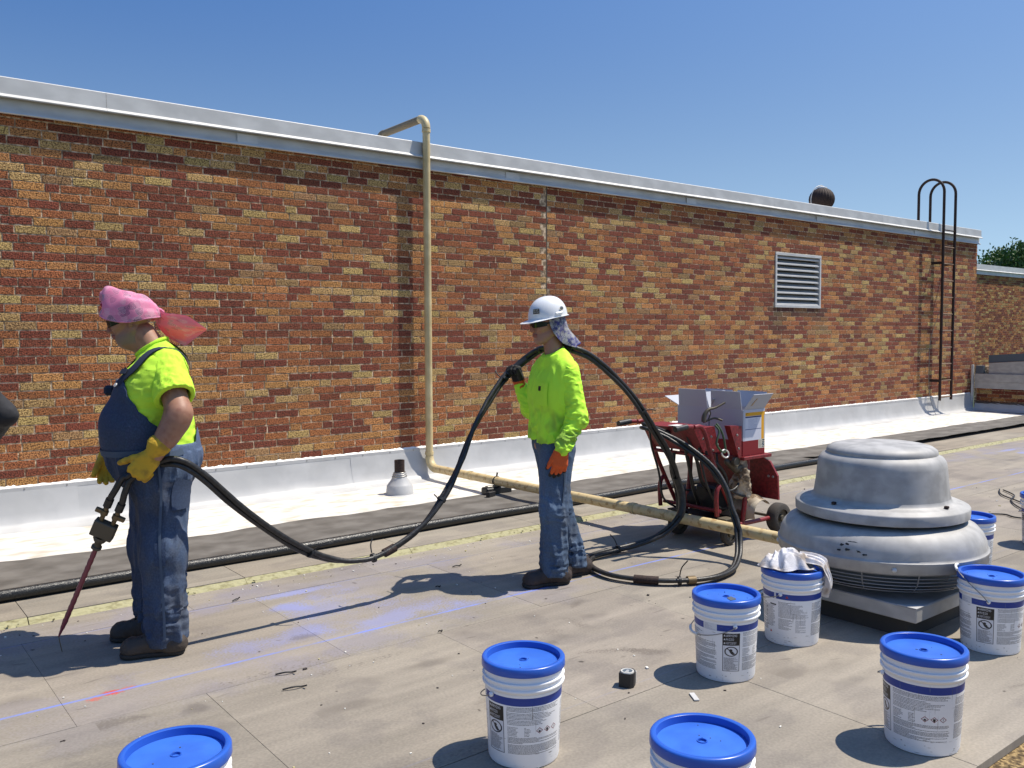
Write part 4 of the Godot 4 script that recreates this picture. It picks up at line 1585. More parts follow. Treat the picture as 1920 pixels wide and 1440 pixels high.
func make_bucket(called: String, label: String, at: Vector3, turn: float, bail: float, bail_drop: float, dirt := 0) -> Node3D:
	var t := thing(called, label, "bucket", at, "white buckets with blue lids")
	t.rotation.y = turn
	var b := mb()
	var h := 0.345
	b.lathe([Vector2(0.0, 0.004), Vector2(0.118, 0.004), Vector2(0.121, 0.0), Vector2(0.127, 0.002), Vector2(0.130, 0.012), Vector2(0.1415, 0.272)], 56)
	for i in b.uv.size():          # the print follows the height, as on the pail
		var v: Vector3 = b.v[i]
		b.uv[i] = Vector2(1.0 - b.uv[i].x, 1.0 - v.y / 0.37)
	put(b.mesh(), "body", M["print%d" % clampi((dirt - 1) / 2, 0, 2)], t)
	b = mb()
	b.lathe([Vector2(0.1405, 0.270), Vector2(0.143, 0.279), Vector2(0.1505, 0.282), Vector2(0.1515, 0.285), Vector2(0.1505, 0.289), Vector2(0.1435, 0.291), Vector2(0.1435, 0.303), Vector2(0.1505, 0.306), Vector2(0.1515, 0.309), Vector2(0.1505, 0.313), Vector2(0.1435, 0.315), Vector2(0.144, h)], 56)
	put(b.mesh(), "collar", M.pail, t)
	var lid := mb()
	lid.lathe([Vector2(0.1445, 0.338), Vector2(0.1525, 0.338), Vector2(0.1535, 0.341), Vector2(0.1525, 0.365), Vector2(0.1495, 0.3695), Vector2(0.1440, 0.370), Vector2(0.1365, 0.3697), Vector2(0.1345, 0.3685), Vector2(0.1325, 0.347)], 56)
	var lo := put(lid.mesh(), "lid", M.lid, t)
	b = mb()
	b.lathe([Vector2(0.1335, 0.3465), Vector2(0.122, 0.3472), Vector2(0.09, 0.3485), Vector2(0.014, 0.350), Vector2(0.0125, 0.346), Vector2(0.0, 0.3455)], 56)
	var top := mb()
	top.v = b.v
	top.n = b.n
	for i in top.n.size():
		top.n[i] = -top.n[i] if top.n[i].y < 0.0 else top.n[i]
	top.c = b.c
	top.uv = b.uv
	top.ix = b.ix
	put(top.mesh(), "lid_panel", M.lidtop, lo)
	b = mb()
	b.lathe([Vector2(0.016, 0.349), Vector2(0.0155, 0.3525), Vector2(0.0125, 0.3525), Vector2(0.012, 0.347)], 20)
	put(b.mesh(), "bung", M.lid, lo)
	if dirt > 0:
		for k in dirt:
			b = mb()
			var a := rng.randf() * TAU
			var r := rng.randf_range(0.005, 0.05) if k < dirt / 2 else rng.randf_range(0.02, 0.11)
			var pp := []
			var s := rng.randf_range(0.0012, 0.004) if k > 0 or dirt < 9 else 0.026
			for i in 9:
				var q := TAU * i / 9
				pp.append(Vector2(cos(q) * s * rng.randf_range(0.5, 1.5), sin(q) * s * rng.randf_range(0.4, 1.1)))
			b.prism(pp, Vector3(cos(a) * r, lerpf(0.3500, 0.3478, r / 0.12), sin(a) * r), Vector3.RIGHT, Vector3(0, 0, 1), Vector3(0, 0.0018, 0))
			put(b.mesh(), "grime", M.scuff, lo)
	# wire bail on two ears
	for s in [0.0, PI]:
		b = mb()
		var d := Vector3(cos(bail + s), 0, sin(bail + s))
		b.lathe([Vector2(0.009, 0), Vector2(0.0085, 0.008), Vector2(0.004, 0.011), Vector2(0.0, 0.0115)], 14, d * 0.1425 + Vector3(0, 0.258, 0), Basis(Vector3.UP, -(bail + s)) * Basis(Vector3(0, 0, 1), -PI / 2))
		put(b.mesh(), "ear", M.pail, t)
	b = mb()
	var side := Vector3(cos(bail), 0, sin(bail))
	var fr := Vector3(-sin(bail), 0, cos(bail))
	var pts := []
	for i in 25:
		var a := PI * i / 24.0
		pts.append(side * cos(a) * 0.157 + fr * sin(a) * 0.1585 + Vector3(0, 0.258 + bail_drop * pow(sin(a), 0.8), 0))
	b.tube(pts, 0.0022, 6)
	var wire := put(b.mesh(), "bail", M.wire, t)
	b = mb()
	b.tube(pts.slice(9, 16), 0.0065, 10)
	put(b.mesh(), "grip", M.plastic, wire)
	return t

func build_buckets() -> void:
	# place, what faces the camera (degrees round the print), where the bail hangs
	var list := [
		["white bucket with a clean blue lid standing alone in the front, centre", Vector3(1.989, 0, -2.438), 64.0 + 47.0 * 4, 52.0, -0.05, 3],
		["blue-lidded bucket cut by the bottom edge, lowest on the right of centre", Vector3(1.987, 0, -1.609), 700.0, 40.0, -0.05, 5],
		["blue-lidded bucket at bottom left in front of the man in overalls", Vector3(0.76, 0, -2.498), 500.0, 30.0, -0.05, 4],
		["bucket with a grey smear on its blue lid, left of the cloth-topped one", Vector3(3.191, 0, -2.454), 64.0 - 10.0 * 4, -16.0, -0.062, 9],
		["bucket with a white cloth on its lid, close against the fan", Vector3(3.807, 0, -2.521), 960.0, 22.0, -0.05, 7],
		["blue-lidded bucket in front of the fan corner, nearest at lower right", Vector3(3.214, 0, -1.561), 64.0 + 68.0 * 4, 72.0, -0.045, 6],
		["bucket right of the fan with its wire handle lifted against the fan", Vector3(4.46, 0, -1.84), 64.0 + 10.0 * 4, 4.0, 0.125, 5],
		["bucket half hidden behind the right side of the fan", Vector3(5.78, 0, -2.531), 900.0, 0.0, -0.04, 1],
		["bucket at the right edge of the picture beside the wavy cords", Vector3(6.932, 0, -2.516), 300.0, 40.0, -0.04, 1],
	]
	for q in list:
		var p: Vector3 = q[1]
		var ac := atan2(-p.z, -p.x)
		# column c of the print lies at angle -c/4 degrees round the pail
		var turn: float = -deg_to_rad(q[2] / 4.0) - ac
		make_bucket("paint_bucket", q[0], p, turn, ac + deg_to_rad(q[3]) + turn, q[4], q[5])
	# the cloth on the lid: a crumpled heap with one end hanging over the rim
	var at := Vector3(3.80, 0.3515, -2.525)
	var nz := FastNoiseLite.new()
	nz.seed = 14
	nz.frequency = 4.6
	nz.fractal_octaves = 2
	var rows := []
	for i in 30:
		var f := i / 29.0
		var l := []
		for k in 72:
			var a := TAU * k / 71.0
			var rim := 0.118 + 0.022 * sin(a * 2.0 + 0.6) + 0.016 * sin(a * 5.0 + 1.0)
			var x := cos(a) * rim * f
			var z := sin(a) * rim * f
			var w := Vector2(x, z) + Vector2(nz.get_noise_2d(x, z + 3.0), nz.get_noise_2d(x + 5.0, z)) * 0.03
			var fold := 1.0 - absf(nz.get_noise_2d(w.x * 1.1 + w.y * 0.5, w.y * 1.5)) * 2.6
			var fine := 1.0 - absf(nz.get_noise_2d(w.x * 2.6 - w.y, w.y * 2.6 + 8.0)) * 2.2
			var dome := 1.0 - pow(f, 2.2)
			var y := dome * 0.07 + maxf(0.0, 1.0 - pow(f, 6.0)) * (0.036 * fold + 0.006 * fine) + 0.022 * pow(f, 4.0)
			l.append(at + Vector3(x - 0.02, maxf(y, 0.0) + 0.004, z))
		rows.append(l)
	var b := mb()
	b.grid(rows, 0.003, true)
	rows = []
	var out := Vector3(0.35, 0, 0.937)
	var sd := Vector3(0.937, 0, -0.35)
	for i in 34:
		var f := i / 33.0
		var l := []
		for k in 25:
			var u := k / 24.0 - 0.5
			var run := minf(f / 0.42, 1.0)
			var drop := maxf(0.0, f - 0.42) / 0.58
			var wd := lerpf(0.135, 0.105, run) * (1.0 - 0.62 * pow(drop, 1.5))
			var ridge := 0.013 * sin(u * 15.0 + f * 3.0) + 0.007 * sin(u * 31.0 - f * 4.0)
			var r := lerpf(0.02, 0.157, sin(run * PI * 0.5)) + 0.012 * sin(drop * PI)
			var y := lerpf(0.062, 0.026, run * run) - 0.158 * drop * (1.0 - absf(u) * 0.35 * drop)
			var p: Vector3 = at + out * (r + ridge * minf(1.0, drop * 3.0 + 0.2)) + sd * (u * wd + 0.03 + 0.025 * drop)
			p.y += y + ridge * (1.0 - minf(1.0, drop * 3.0))
			l.append(p)
		rows.append(l)
	b.grid(rows, 0.003, true)
	tag(put(b.mesh(), "cloth", M.cloth), "crumpled white cloth draped over a blue bucket lid", "cloth")

func build_small_things() -> void:
	var t := thing("tape_measure", "black and chrome tape measure standing on the roof", "tape measure", Vector3(2.735, 0, -2.63))
	t.rotation.y = 0.55
	var b := mb()
	b.prism([Vector2(-0.032, -0.02), Vector2(-0.03, -0.032), Vector2(0.026, -0.032), Vector2(0.036, -0.02), Vector2(0.036, 0.02), Vector2(0.02, 0.032), Vector2(-0.02, 0.032), Vector2(-0.034, 0.02)], Vector3(0, 0.0005, 0), Vector3.RIGHT, Vector3(0, 0, 1), Vector3(0, 0.062, 0))
	put(b.mesh(), "case", M.black, t)
	b = mb()
	b.lathe([Vector2(0.030, 0.0625), Vector2(0.029, 0.067), Vector2(0.0225, 0.067), Vector2(0.022, 0.0645)], 28, Vector3(-0.002, 0, 0))
	put(b.mesh(), "ring", M.chrome, t)
	b = mb()
	b.lathe([Vector2(0.0222, 0.0645), Vector2(0.0, 0.0648)], 24, Vector3(-0.002, 0, 0))
	for i in b.n.size():
		b.n[i] = Vector3.UP
	put(b.mesh(), "label_disc", M.darkmetal, t)
	for k in 3:
		b = mb()
		b.box(Vector3(-0.014 + k * 0.011, 0.0653, 0), Vector3(0.006, 0.001, 0.016 - k * 0.003), 0.0)
		put(b.mesh(), "print", M.metal, t)
	b = mb()
	b.box(Vector3(0.03, 0.032, 0.0285), Vector3(0.01, 0.052, 0.01), 0.002)
	put(b.mesh(), "clip", M.chrome, t)
	b = mb()
	b.box(Vector3(0.044, 0.03, 0.004), Vector3(0.026, 0.056, 0.03), 0.004)
	put(b.mesh(), "grip", M.rubber, t)
	# the cords that run off behind the last bucket
	for q in [["black wavy cord doubled back in a loop on the roof", [Vector3(8.98, 0.012, -3.62), Vector3(8.75, 0.014, -3.43), Vector3(8.48, 0.012, -3.35), Vector3(8.2, 0.013, -3.18), Vector3(7.9, 0.012, -2.9), Vector3(8.12, 0.012, -3.06), Vector3(8.4, 0.014, -3.22), Vector3(8.7, 0.013, -3.52), Vector3(8.99, 0.012, -3.66)]], ["single kinked black cord lying left of the edge bucket", [Vector3(7.72, 0.01, -3.22), Vector3(7.78, 0.011, -3.12), Vector3(7.72, 0.012, -3.02), Vector3(7.75, 0.011, -2.92), Vector3(7.68, 0.012, -2.82), Vector3(7.7, 0.011, -2.72), Vector3(7.6, 0.011, -2.6), Vector3(7.7, 0.011, -2.3)]]]:
		b = mb()
		b.tube(curve(q[1], 6), 0.0065, 7)
		tag(put(b.mesh(), "power_cord", M.rubber), q[0], "cord")
	# offcuts and twigs
	for q in [[Vector3(1.62, 0.006, -3.70), 0.3, 0.09, "bent dark offcut near the worn stamp by the chalk line"], [Vector3(1.58, 0.006, -3.52), 0.25, 0.1, "thin dark offcut lying ahead of the front bucket, left"], [Vector3(1.86, 0.006, -4.93), -0.5, 0.05, "small twig by the foam edge right of the man in overalls"], [Vector3(3.28, 0.006, -4.72), 0.1, 0.06, "dark splinter by the foam edge left of the man in the helmet"], [Vector3(2.48, 0.006, -3.72), 0.8, 0.02, "dark chip at a board corner near the helmeted man's shadow"], [Vector3(2.92, 0.006, -4.40), 0.8, 0.03, "tiny star-shaped scrap in the helmeted man's shadow"]]:
		b = mb()
		var d := Vector3(cos(q[1]), 0, sin(q[1]))
		var c: Vector3 = q[0]
		var s := Vector3(-d.z, 0, d.x)
		b.tube(curve([c - d * q[2] * 0.5, c + s * 0.006 + Vector3(0, 0.006, 0), c + d * q[2] * 0.35, c + d * q[2] * 0.5 + s * q[2] * 0.22 + Vector3(0, 0.01, 0)], 4), 0.0036, 6)
		tag(put(b.mesh(), "offcut", M.black), q[3], "scrap")
	b = mb()
	b.box(Vector3(2.86, 0.004, -2.36), Vector3(0.075, 0.004, 0.022), 0.0, Basis(Vector3.UP, 1.0))
	tag(put(b.mesh(), "foil_scrap", M.metal), "pale foil scrap lying in the shadow of the smeared bucket", "scrap")
	b = mb()
	for k in 520:
		var x := rng.randf_range(-0.5, 9.0)
		var z := rng.randf_range(-5.18, -1.4)
		if k > 330:
			z = -5.24 + rng.randfn() * 0.14
			z = minf(z, -5.205)
			z = -5.19 + absf(rng.randfn()) * 0.1
		var s := rng.randf_range(0.002, 0.006)
		if rng.randf() < 0.12:
			s *= 2.0
		var kind := rng.randf()
		b.col = Color(0.75, 0.73, 0.66) if kind < 0.6 else (Color(0.06, 0.05, 0.045) if kind < 0.85 else Color(0.5, 0.44, 0.2))
		b.box(Vector3(x, s * 0.35, z), Vector3(s * rng.randf_range(0.8, 2.2), s * 0.7, s), 0.0, Basis(Vector3.UP, rng.randf() * TAU))
	tag(put(b.mesh(), "crumbs", M.crumb), "scattered pale foam crumbs and grit on the cover boards", "debris", "", "stuff")
	# foam crumbs broken from the cut edge, larger
	b = mb()
	for k in 20:
		var x := rng.randf_range(0.2, 5.0)
		var s := rng.randf_range(0.005, 0.012)
		b.box(Vector3(x, 0.012, -5.22 + rng.randf_range(-0.02, 0.03)), Vector3(s * 1.6, s * 0.7, s), 0.002, Basis.from_euler(Vector3(rng.randf(), rng.randf() * 6.0, rng.randf())))
	tag(put(b.mesh(), "foam_bits", M.foam), "broken yellow foam bits along the cut insulation edge", "debris", "", "stuff")

func build_cart() -> void:
	var t := thing("pump_cart", "red wheeled pump cart with hoses, standing over the cream pipe", "cart", Vector3.ZERO)
	var zs := [-4.52, -3.98]
	var b: MB
	for s in 2:
		var z: float = zs[s]
		b = mb()
		b.tube(curve([Vector3(4.80, 0.885, z), Vector3(4.90, 0.86, z), Vector3(5.02, 0.60, z), Vector3(5.16, 0.36, z), Vector3(5.30, 0.15, z), Vector3(5.38, 0.125, z), Vector3(5.80, 0.125, z)], 5), 0.0165, 10)
		put(b.mesh(), "frame_tube", M.red, t)
		b = mb()
		b.tube(curve([Vector3(5.10, 0.45, z), Vector3(5.06, 0.41, z), Vector3(5.05, 0.34, z), Vector3(5.06, 0.22, z)], 5), 0.0165, 10)
		put(b.mesh(), "fork_tube", M.red, t)
		b = mb()
		b.tube([Vector3(4.78, 0.89, z), Vector3(4.70, 0.893, z), Vector3(4.655, 0.89, z)], 0.0155, 10)
		put(b.mesh(), "handlebar", M.red, t)
		b = mb()
		b.tube([Vector3(4.72, 0.893, z), Vector3(4.60, 0.884, z)], 0.0205, 12)
		put(b.mesh(), "grip", M.rubber, t)
		b = mb()
		b.tube([Vector3(5.42, 0.64, z), Vector3(5.40, 0.40, z), Vector3(5.36, 0.13, z)], 0.018, 8)
		put(b.mesh(), "post", M.red, t)
	for q in [[4.98, 0.66, 0.014], [5.38, 0.125, 0.016], [5.1, 0.25, 0.014]]:
		b = mb()
		b.tube([Vector3(q[0], q[1], zs[0]), Vector3(q[0], q[1], zs[1])], q[2], 8)
		put(b.mesh(), "cross_tube", M.red, t)
	# sheet steel hopper with sloping front
	b = mb()
	b.prism([Vector2(4.87, 0.862), Vector2(5.10, 0.866), Vector2(5.16, 0.675), Vector2(4.98, 0.685)], Vector3(0, 0, -4.54), Vector3.RIGHT, Vector3.UP, Vector3(0, 0, 0.50))
	put(b.mesh(), "hopper", M.red, t)
	b = mb()
	b.prism([Vector2(5.16, 0.872), Vector2(5.30, 0.862), Vector2(5.30, 0.63), Vector2(5.27, 0.63)], Vector3(0, 0, -4.0), Vector3.RIGHT, Vector3.UP, Vector3(0, 0, 0.05))
	put(b.mesh(), "side_gusset", M.red, t)
	b = mb()
	b.box(Vector3(4.925, 0.87, -4.24), Vector3(0.1, 0.004, 0.09), 0.001)
	put(b.mesh(), "label_plate", M.plastic, t)
	b = mb()
	b.box(Vector3(5.49, 0.618, -4.25), Vector3(0.34, 0.025, 0.62), 0.003)
	put(b.mesh(), "platform", M.red, t)
	b = mb()
	b.prism([Vector2(-4.60, 0.6), Vector2(-4.01, 0.6), Vector2(-3.93, 0.575), Vector2(-3.86, 0.47), Vector2(-3.85, 0.29), Vector2(-4.60, 0.29)], Vector3(5.62, 0, 0), Vector3(0, 0, 1), Vector3.UP, Vector3(0.018, 0, 0))
	put(b.mesh(), "shield_panel", M.red, t)
	for q in [-3.94, -3.90]:
		b = mb()
		b.lathe([Vector2(0.011, 0), Vector2(0.008, 0.006), Vector2(0, 0.007)], 10, Vector3(5.62, 0.46, q), Basis(Vector3(0, 0, 1), PI / 2))
		put(b.mesh(), "bolt", M.wire, t)
	# drum lying across the frame, under a stained cover
	b = mb()
	var rows := []
	for i in 13:
		var a := -0.35 + 2.9 * i / 12.0
		var l := []
		for q in 20:
			var z := lerpf(-4.5, -3.9, q / 19.0)
			var r := 0.125 + 0.006 * sin(z * 40.0 + a * 2.0) - 0.05 * smoothstep(-4.0, -3.86, z) * 0.6
			l.append(Vector3(5.50 - cos(a) * r, 0.20 + sin(a) * r, z))
		rows.append(l)
	b.grid(rows, 0.004, true)
	put(b.mesh(), "stained_cover", M.stained, t)
	b = mb()
	b.lathe([Vector2(0.0, 0.0), Vector2(0.09, 0.0), Vector2(0.098, 0.02), Vector2(0.098, 0.40), Vector2(0.09, 0.42), Vector2(0, 0.42)], 28, Vector3(5.50, 0.20, -4.49), Basis(Vector3(1, 0, 0), PI / 2))
	put(b.mesh(), "drum", M.black, t)
	b = mb()
	sdf(b, [[Vector3(5.37, 0.575, -4.0), Vector3(5.37, 0.47, -4.0), 0.045, 0.06], [Vector3(5.38, 0.45, -4.0), Vector3(5.40, 0.36, -3.99), 0.055, 0.045], [Vector3(5.36, 0.42, -4.04), Vector3(5.36, 0.34, -4.03), 0.045, 0.04]], 0.03, 0.008, {"amp": 0.02, "ns": Vector3(14, 14, 14), "seed": 3})
	put(b.mesh(), "hardened_foam", M.stained, t)
	# motor and pump block between the wheels
	b = mb()
	b.lathe([Vector2(0, 0), Vector2(0.085, 0), Vector2(0.09, 0.015), Vector2(0.09, 0.2), Vector2(0.075, 0.22), Vector2(0, 0.22)], 24, Vector3(5.45, 0.24, -4.62), Basis(Vector3(1, 0, 0), PI / 2))
	put(b.mesh(), "motor", M.black, t)
	b = mb()
	b.box(Vector3(5.3, 0.30, -4.22), Vector3(0.16, 0.2, 0.2), 0.02)
	put(b.mesh(), "pump_block", M.black, t)
	b = mb()
	b.box(Vector3(5.3, 0.15, -4.25), Vector3(0.36, 0.02, 0.5), 0.003)
	put(b.mesh(), "bottom_tray", M.rust, t)
	b = mb()
	sdf(b, [[Vector3(5.22, 0.60, -4.02), Vector3(5.30, 0.54, -4.0), 0.022, 0.03], [Vector3(5.30, 0.54, -4.0), Vector3(5.36, 0.56, -3.98), 0.026, 0.018]], 0.015, 0.006)
	put(b.mesh(), "valve", M.dirtymetal, t)
	# wheels: centre, radius, width
	for q in [[Vector3(5.155, 0.105, -4.42), 0.105, 0.05], [Vector3(5.16, 0.082, -3.95), 0.08, 0.045], [Vector3(5.88, 0.115, -4.64), 0.115, 0.075], [Vector3(5.80, 0.115, -3.97), 0.115, 0.085]]:
		var r: float = q[1]
		var w: float = q[2]
		b = mb()
		var bs := Basis(Vector3(1, 0, 0), PI / 2)
		b.lathe([Vector2(r * 0.58, -w * 0.5), Vector2(r * 0.9, -w * 0.5), Vector2(r * 0.98, -w * 0.36), Vector2(r, 0), Vector2(r * 0.98, w * 0.36), Vector2(r * 0.9, w * 0.5), Vector2(r * 0.58, w * 0.5)], 32, q[0], bs)
		var wh := put(b.mesh(), "wheel", M.tyre, t)
		b = mb()
		b.lathe([Vector2(0.0, -w * 0.3), Vector2(r * 0.2, -w * 0.42), Vector2(r * 0.25, -w * 0.2), Vector2(r * 0.6, -w * 0.3), Vector2(r * 0.6, w * 0.3), Vector2(r * 0.25, w * 0.2), Vector2(r * 0.2, w * 0.5), Vector2(0, w * 0.5)], 24, q[0], bs)
		put(b.mesh(), "hub", M.dirtymetal, wh)
	for z in [-4.42, -3.95]:
		b = mb()
		b.box(Vector3(5.12, 0.2, z), Vector3(0.1, 0.012, 0.08), 0.002)
		for s in [-0.034, 0.034]:
			b.box(Vector3(5.14, 0.15, z + s), Vector3(0.04, 0.11, 0.005))
		put(b.mesh(), "caster_fork", M.dirtymetal, t)
	b = mb()
	b.tube([Vector3(5.8, 0.115, -4.66), Vector3(5.8, 0.115, -3.95)], 0.012, 8)
	put(b.mesh(), "axle", M.dirtymetal, t)
	# hoses looping down from the hopper to the pump
	for q in [[Vector3(4.92, 0.80, -4.14), Vector3(5.0, 0.62, -4.12), Vector3(5.1, 0.44, -4.15), Vector3(5.27, 0.33, -4.18)], [Vector3(4.93, 0.80, -4.20), Vector3(4.99, 0.60, -4.19), Vector3(5.06, 0.40, -4.2), Vector3(5.2, 0.25, -4.26)], [Vector3(4.96, 0.66, -4.3), Vector3(4.955, 0.5, -4.3), Vector3(5.0, 0.32, -4.3), Vector3(5.02, 0.19, -4.3), Vector3(5.12, 0.16, -4.28)], [Vector3(4.75, 0.865, -4.36), Vector3(4.78, 0.82, -4.3), Vector3(4.9, 0.74, -4.18), Vector3(5.08, 0.63, -4.06), Vector3(5.2, 0.5, -4.02), Vector3(5.27, 0.34, -4.05)]]:
		b = mb()
		b.tube(curve(q, 6), 0.0135, 8)
		put(b.mesh(), "supply_hose", M.rubber, t)
	# a tangle of thinner lines, and small hardware bolted to the frame
	for q in [[Vector3(4.98, 0.70, -4.02), Vector3(5.03, 0.52, -3.99), Vector3(5.16, 0.40, -3.97), Vector3(5.30, 0.42, -3.98), Vector3(5.36, 0.52, -4.02)], [Vector3(4.95, 0.72, -4.06), Vector3(5.0, 0.46, -4.03), Vector3(5.12, 0.28, -4.02), Vector3(5.28, 0.24, -4.05)], [Vector3(5.05, 0.68, -4.4), Vector3(5.06, 0.5, -4.42), Vector3(5.14, 0.36, -4.4), Vector3(5.3, 0.34, -4.3)], [Vector3(5.2, 0.66, -4.1), Vector3(5.18, 0.5, -4.05), Vector3(5.26, 0.38, -4.0), Vector3(5.40, 0.33, -3.97), Vector3(5.46, 0.42, -3.98)], [Vector3(4.80, 0.85, -4.40), Vector3(4.88, 0.70, -4.45), Vector3(4.97, 0.5, -4.46), Vector3(5.0, 0.3, -4.44), Vector3(5.1, 0.22, -4.4)]]:
		b = mb()
		b.tube(curve(q, 6), 0.0085, 7)
		put(b.mesh(), "thin_line", M.rubber, t)
	for q in [Vector3(4.93, 0.79, -4.005), Vector3(5.02, 0.80, -4.005), Vector3(5.09, 0.74, -4.005), Vector3(5.04, 0.70, -4.005), Vector3(5.24, 0.80, -3.945), Vector3(5.26, 0.70, -3.945)]:
		b = mb()
		b.lathe([Vector2(0.010, 0), Vector2(0.008, 0.006), Vector2(0, 0.0065)], 8, q, Basis(Vector3(1, 0, 0), PI / 2))
		put(b.mesh(), "bolt", M.wire, t)
	b = mb()
	b.lathe([Vector2(0.0, 0.0), Vector2(0.034, 0.0), Vector2(0.036, 0.008), Vector2(0.036, 0.026), Vector2(0.030, 0.03), Vector2(0.029, 0.024), Vector2(0, 0.024)], 20, Vector3(5.26, 0.60, -3.985), Basis(Vector3(1, 0, 0), PI / 2))
	put(b.mesh(), "pressure_gauge", M.dirtymetal, t)
	# green sling with its snap hook, and a brake lever
	b = mb()
	b.tube(curve([Vector3(5.03, 0.885, -3.98), Vector3(5.04, 0.84, -3.95), Vector3(5.01, 0.76, -3.95), Vector3(5.06, 0.70, -3.95), Vector3(5.11, 0.69, -3.95), Vector3(5.10, 0.78, -3.955), Vector3(5.07, 0.85, -3.96), Vector3(5.05, 0.895, -3.985)], 5), 0.008, 7)
	put(b.mesh(), "sling", M.strapgreen, t)
	b = mb()
	b.tube(arc_pts(Vector3(5.11, 0.675, -3.95), Vector3(0.04, -0.01, 0), Vector3(0, 0.028, 0), 0, TAU, 16), 0.006, 6)
	put(b.mesh(), "snap_hook", M.chrome, t)
	# cartons standing on the platform
	var group := "open cartons on the cart"
	for k in 2:
		var z0 := -4.59 + k * 0.318
		var bx := thing("carton", ["open carton standing farther from the camera on the cart, left", "open white and red carton with a yellow edge on the cart, right"][k], "carton", Vector3(5.335, 0.632, z0), group)
		var w := 0.305
		var d := 0.27
		var h := 0.345
		for q in [[Vector3(0.002, 0, w * 0.5), Vector3(0.004, 0, w)], [Vector3(d - 0.002, 0, w * 0.5), Vector3(0.004, 0, w)], [Vector3(d * 0.5, 0, 0.002), Vector3(d - 0.009, 0, 0.004)], [Vector3(d * 0.5, 0, w - 0.002), Vector3(d - 0.009, 0, 0.004)]]:
			b = mb()
			b.box(q[0] + Vector3(0, 0.115 + (h - 0.115) * 0.5, 0), Vector3(q[1].x, h - 0.116, q[1].z))
			put(b.mesh(), "side", M.card, bx)
			b = mb()
			b.box(q[0] + Vector3(0, 0.0575, 0), Vector3(q[1].x, 0.115, q[1].z))
			put(b.mesh(), "side", M.cardred, bx)
		b = mb()
		b.box(Vector3(d * 0.5, 0.004, w * 0.5), Vector3(d - 0.01, 0.004, w - 0.01))
		put(b.mesh(), "bottom", M.kraft, bx)
		b = mb()
		b.face([Vector3(0.004, 0.004, w + 0.0012), Vector3(d - 0.002, 0.004, w + 0.0012), Vector3(d - 0.002, h - 0.002, w + 0.0012), Vector3(0.004, h - 0.002, w + 0.0012)], Vector3(0, 0, 1), [Vector2(0, 1), Vector2(1, 1), Vector2(1, 0), Vector2(0, 0)])
		put(b.mesh(), "printed_end", M.boxprint, bx)
		# flaps: hinge start, hinge end, direction
		for q in [[Vector3(0.002, h, 0.012), Vector3(0.002, h, w - 0.012), Vector3(-0.015, 0.135, 0.0)], [Vector3(d - 0.002, h, 0.012), Vector3(d - 0.002, h, w - 0.012), Vector3(0.05, 0.12, 0.0)], [Vector3(0.01, h, w - 0.002), Vector3(d - 0.01, h, w - 0.002), Vector3(0.02, 0.115, 0.07 if k else -0.06)], [Vector3(0.01, h, 0.002), Vector3(d - 0.01, h, 0.002), Vector3(-0.06, 0.07, -0.10 if k == 0 else 0.05)]]:
			b = mb()
			var a: Vector3 = q[0]
			var e: Vector3 = q[1]
			var f: Vector3 = q[2]
			var ins := (e - a).normalized() * 0.006
			var nn := (e - a).cross(f).normalized() * 0.002
			for s in [1.0, -1.0]:
				b.face([a + nn * s, e + nn * s, e - ins + f + nn * s, a + ins + f + nn * s], nn * s)
			b.face([a + ins + f + nn, e - ins + f + nn, e - ins + f - nn, a + ins + f - nn], f)
			b.face([a + nn, a + ins + f + nn, a + ins + f - nn, a - nn], a - e)
			b.face([e + nn, e - ins + f + nn, e - ins + f - nn, e - nn], e - a)
			put(b.mesh(), "flap", M.card, bx)
		if k == 1:
			b = mb()
			b.prism([Vector2(0.0, 0.0), Vector2(0.012, -0.003), Vector2(0.02, 0.03), Vector2(0.032, 0.06), Vector2(0.025, 0.065), Vector2(0.01, 0.035)], Vector3(0.07, h + 0.03, w + 0.019), Vector3(1, 0.0, 0), Vector3(0.08, 0.85, 0.52), Vector3(0, -0.001, 0.003))
			put(b.mesh(), "tear", M.kraft, bx)
	# a spare dispensing gun lying on the hopper
	var g := thing("dispensing_gun", "small dark trigger gun lying on top of the red hopper", "gun", Vector3(5.10, 0.885, -4.10))
	b = mb()
	b.tube(curve([Vector3(-0.05, 0.012, 0), Vector3(-0.04, 0.06, 0.0), Vector3(-0.01, 0.10, 0.01), Vector3(0.05, 0.115, 0.03), Vector3(0.12, 0.15, 0.06)], 4), PackedFloat32Array([0.016, 0.017, 0.018, 0.018, 0.017, 0.016, 0.014, 0.013, 0.012, 0.011, 0.010, 0.009, 0.009, 0.008, 0.008, 0.008, 0.007]), 8)
	put(b.mesh(), "handle", M.dirtymetal, g)
	b = mb()
	b.tube(curve([Vector3(-0.05, 0.012, 0), Vector3(0.0, 0.022, 0.0), Vector3(0.05, 0.036, 0.02), Vector3(0.10, 0.018, 0.05)], 4), 0.008, 7)
	put(b.mesh(), "barrel", M.dirtymetal, g)
	b = mb()
	b.tube(curve([Vector3(0.0, 0.1, 0.01), Vector3(0.012, 0.07, 0.012), Vector3(0.0, 0.03, 0.004)], 4), 0.005, 6)
	put(b.mesh(), "trigger", M.dirtymetal, g)

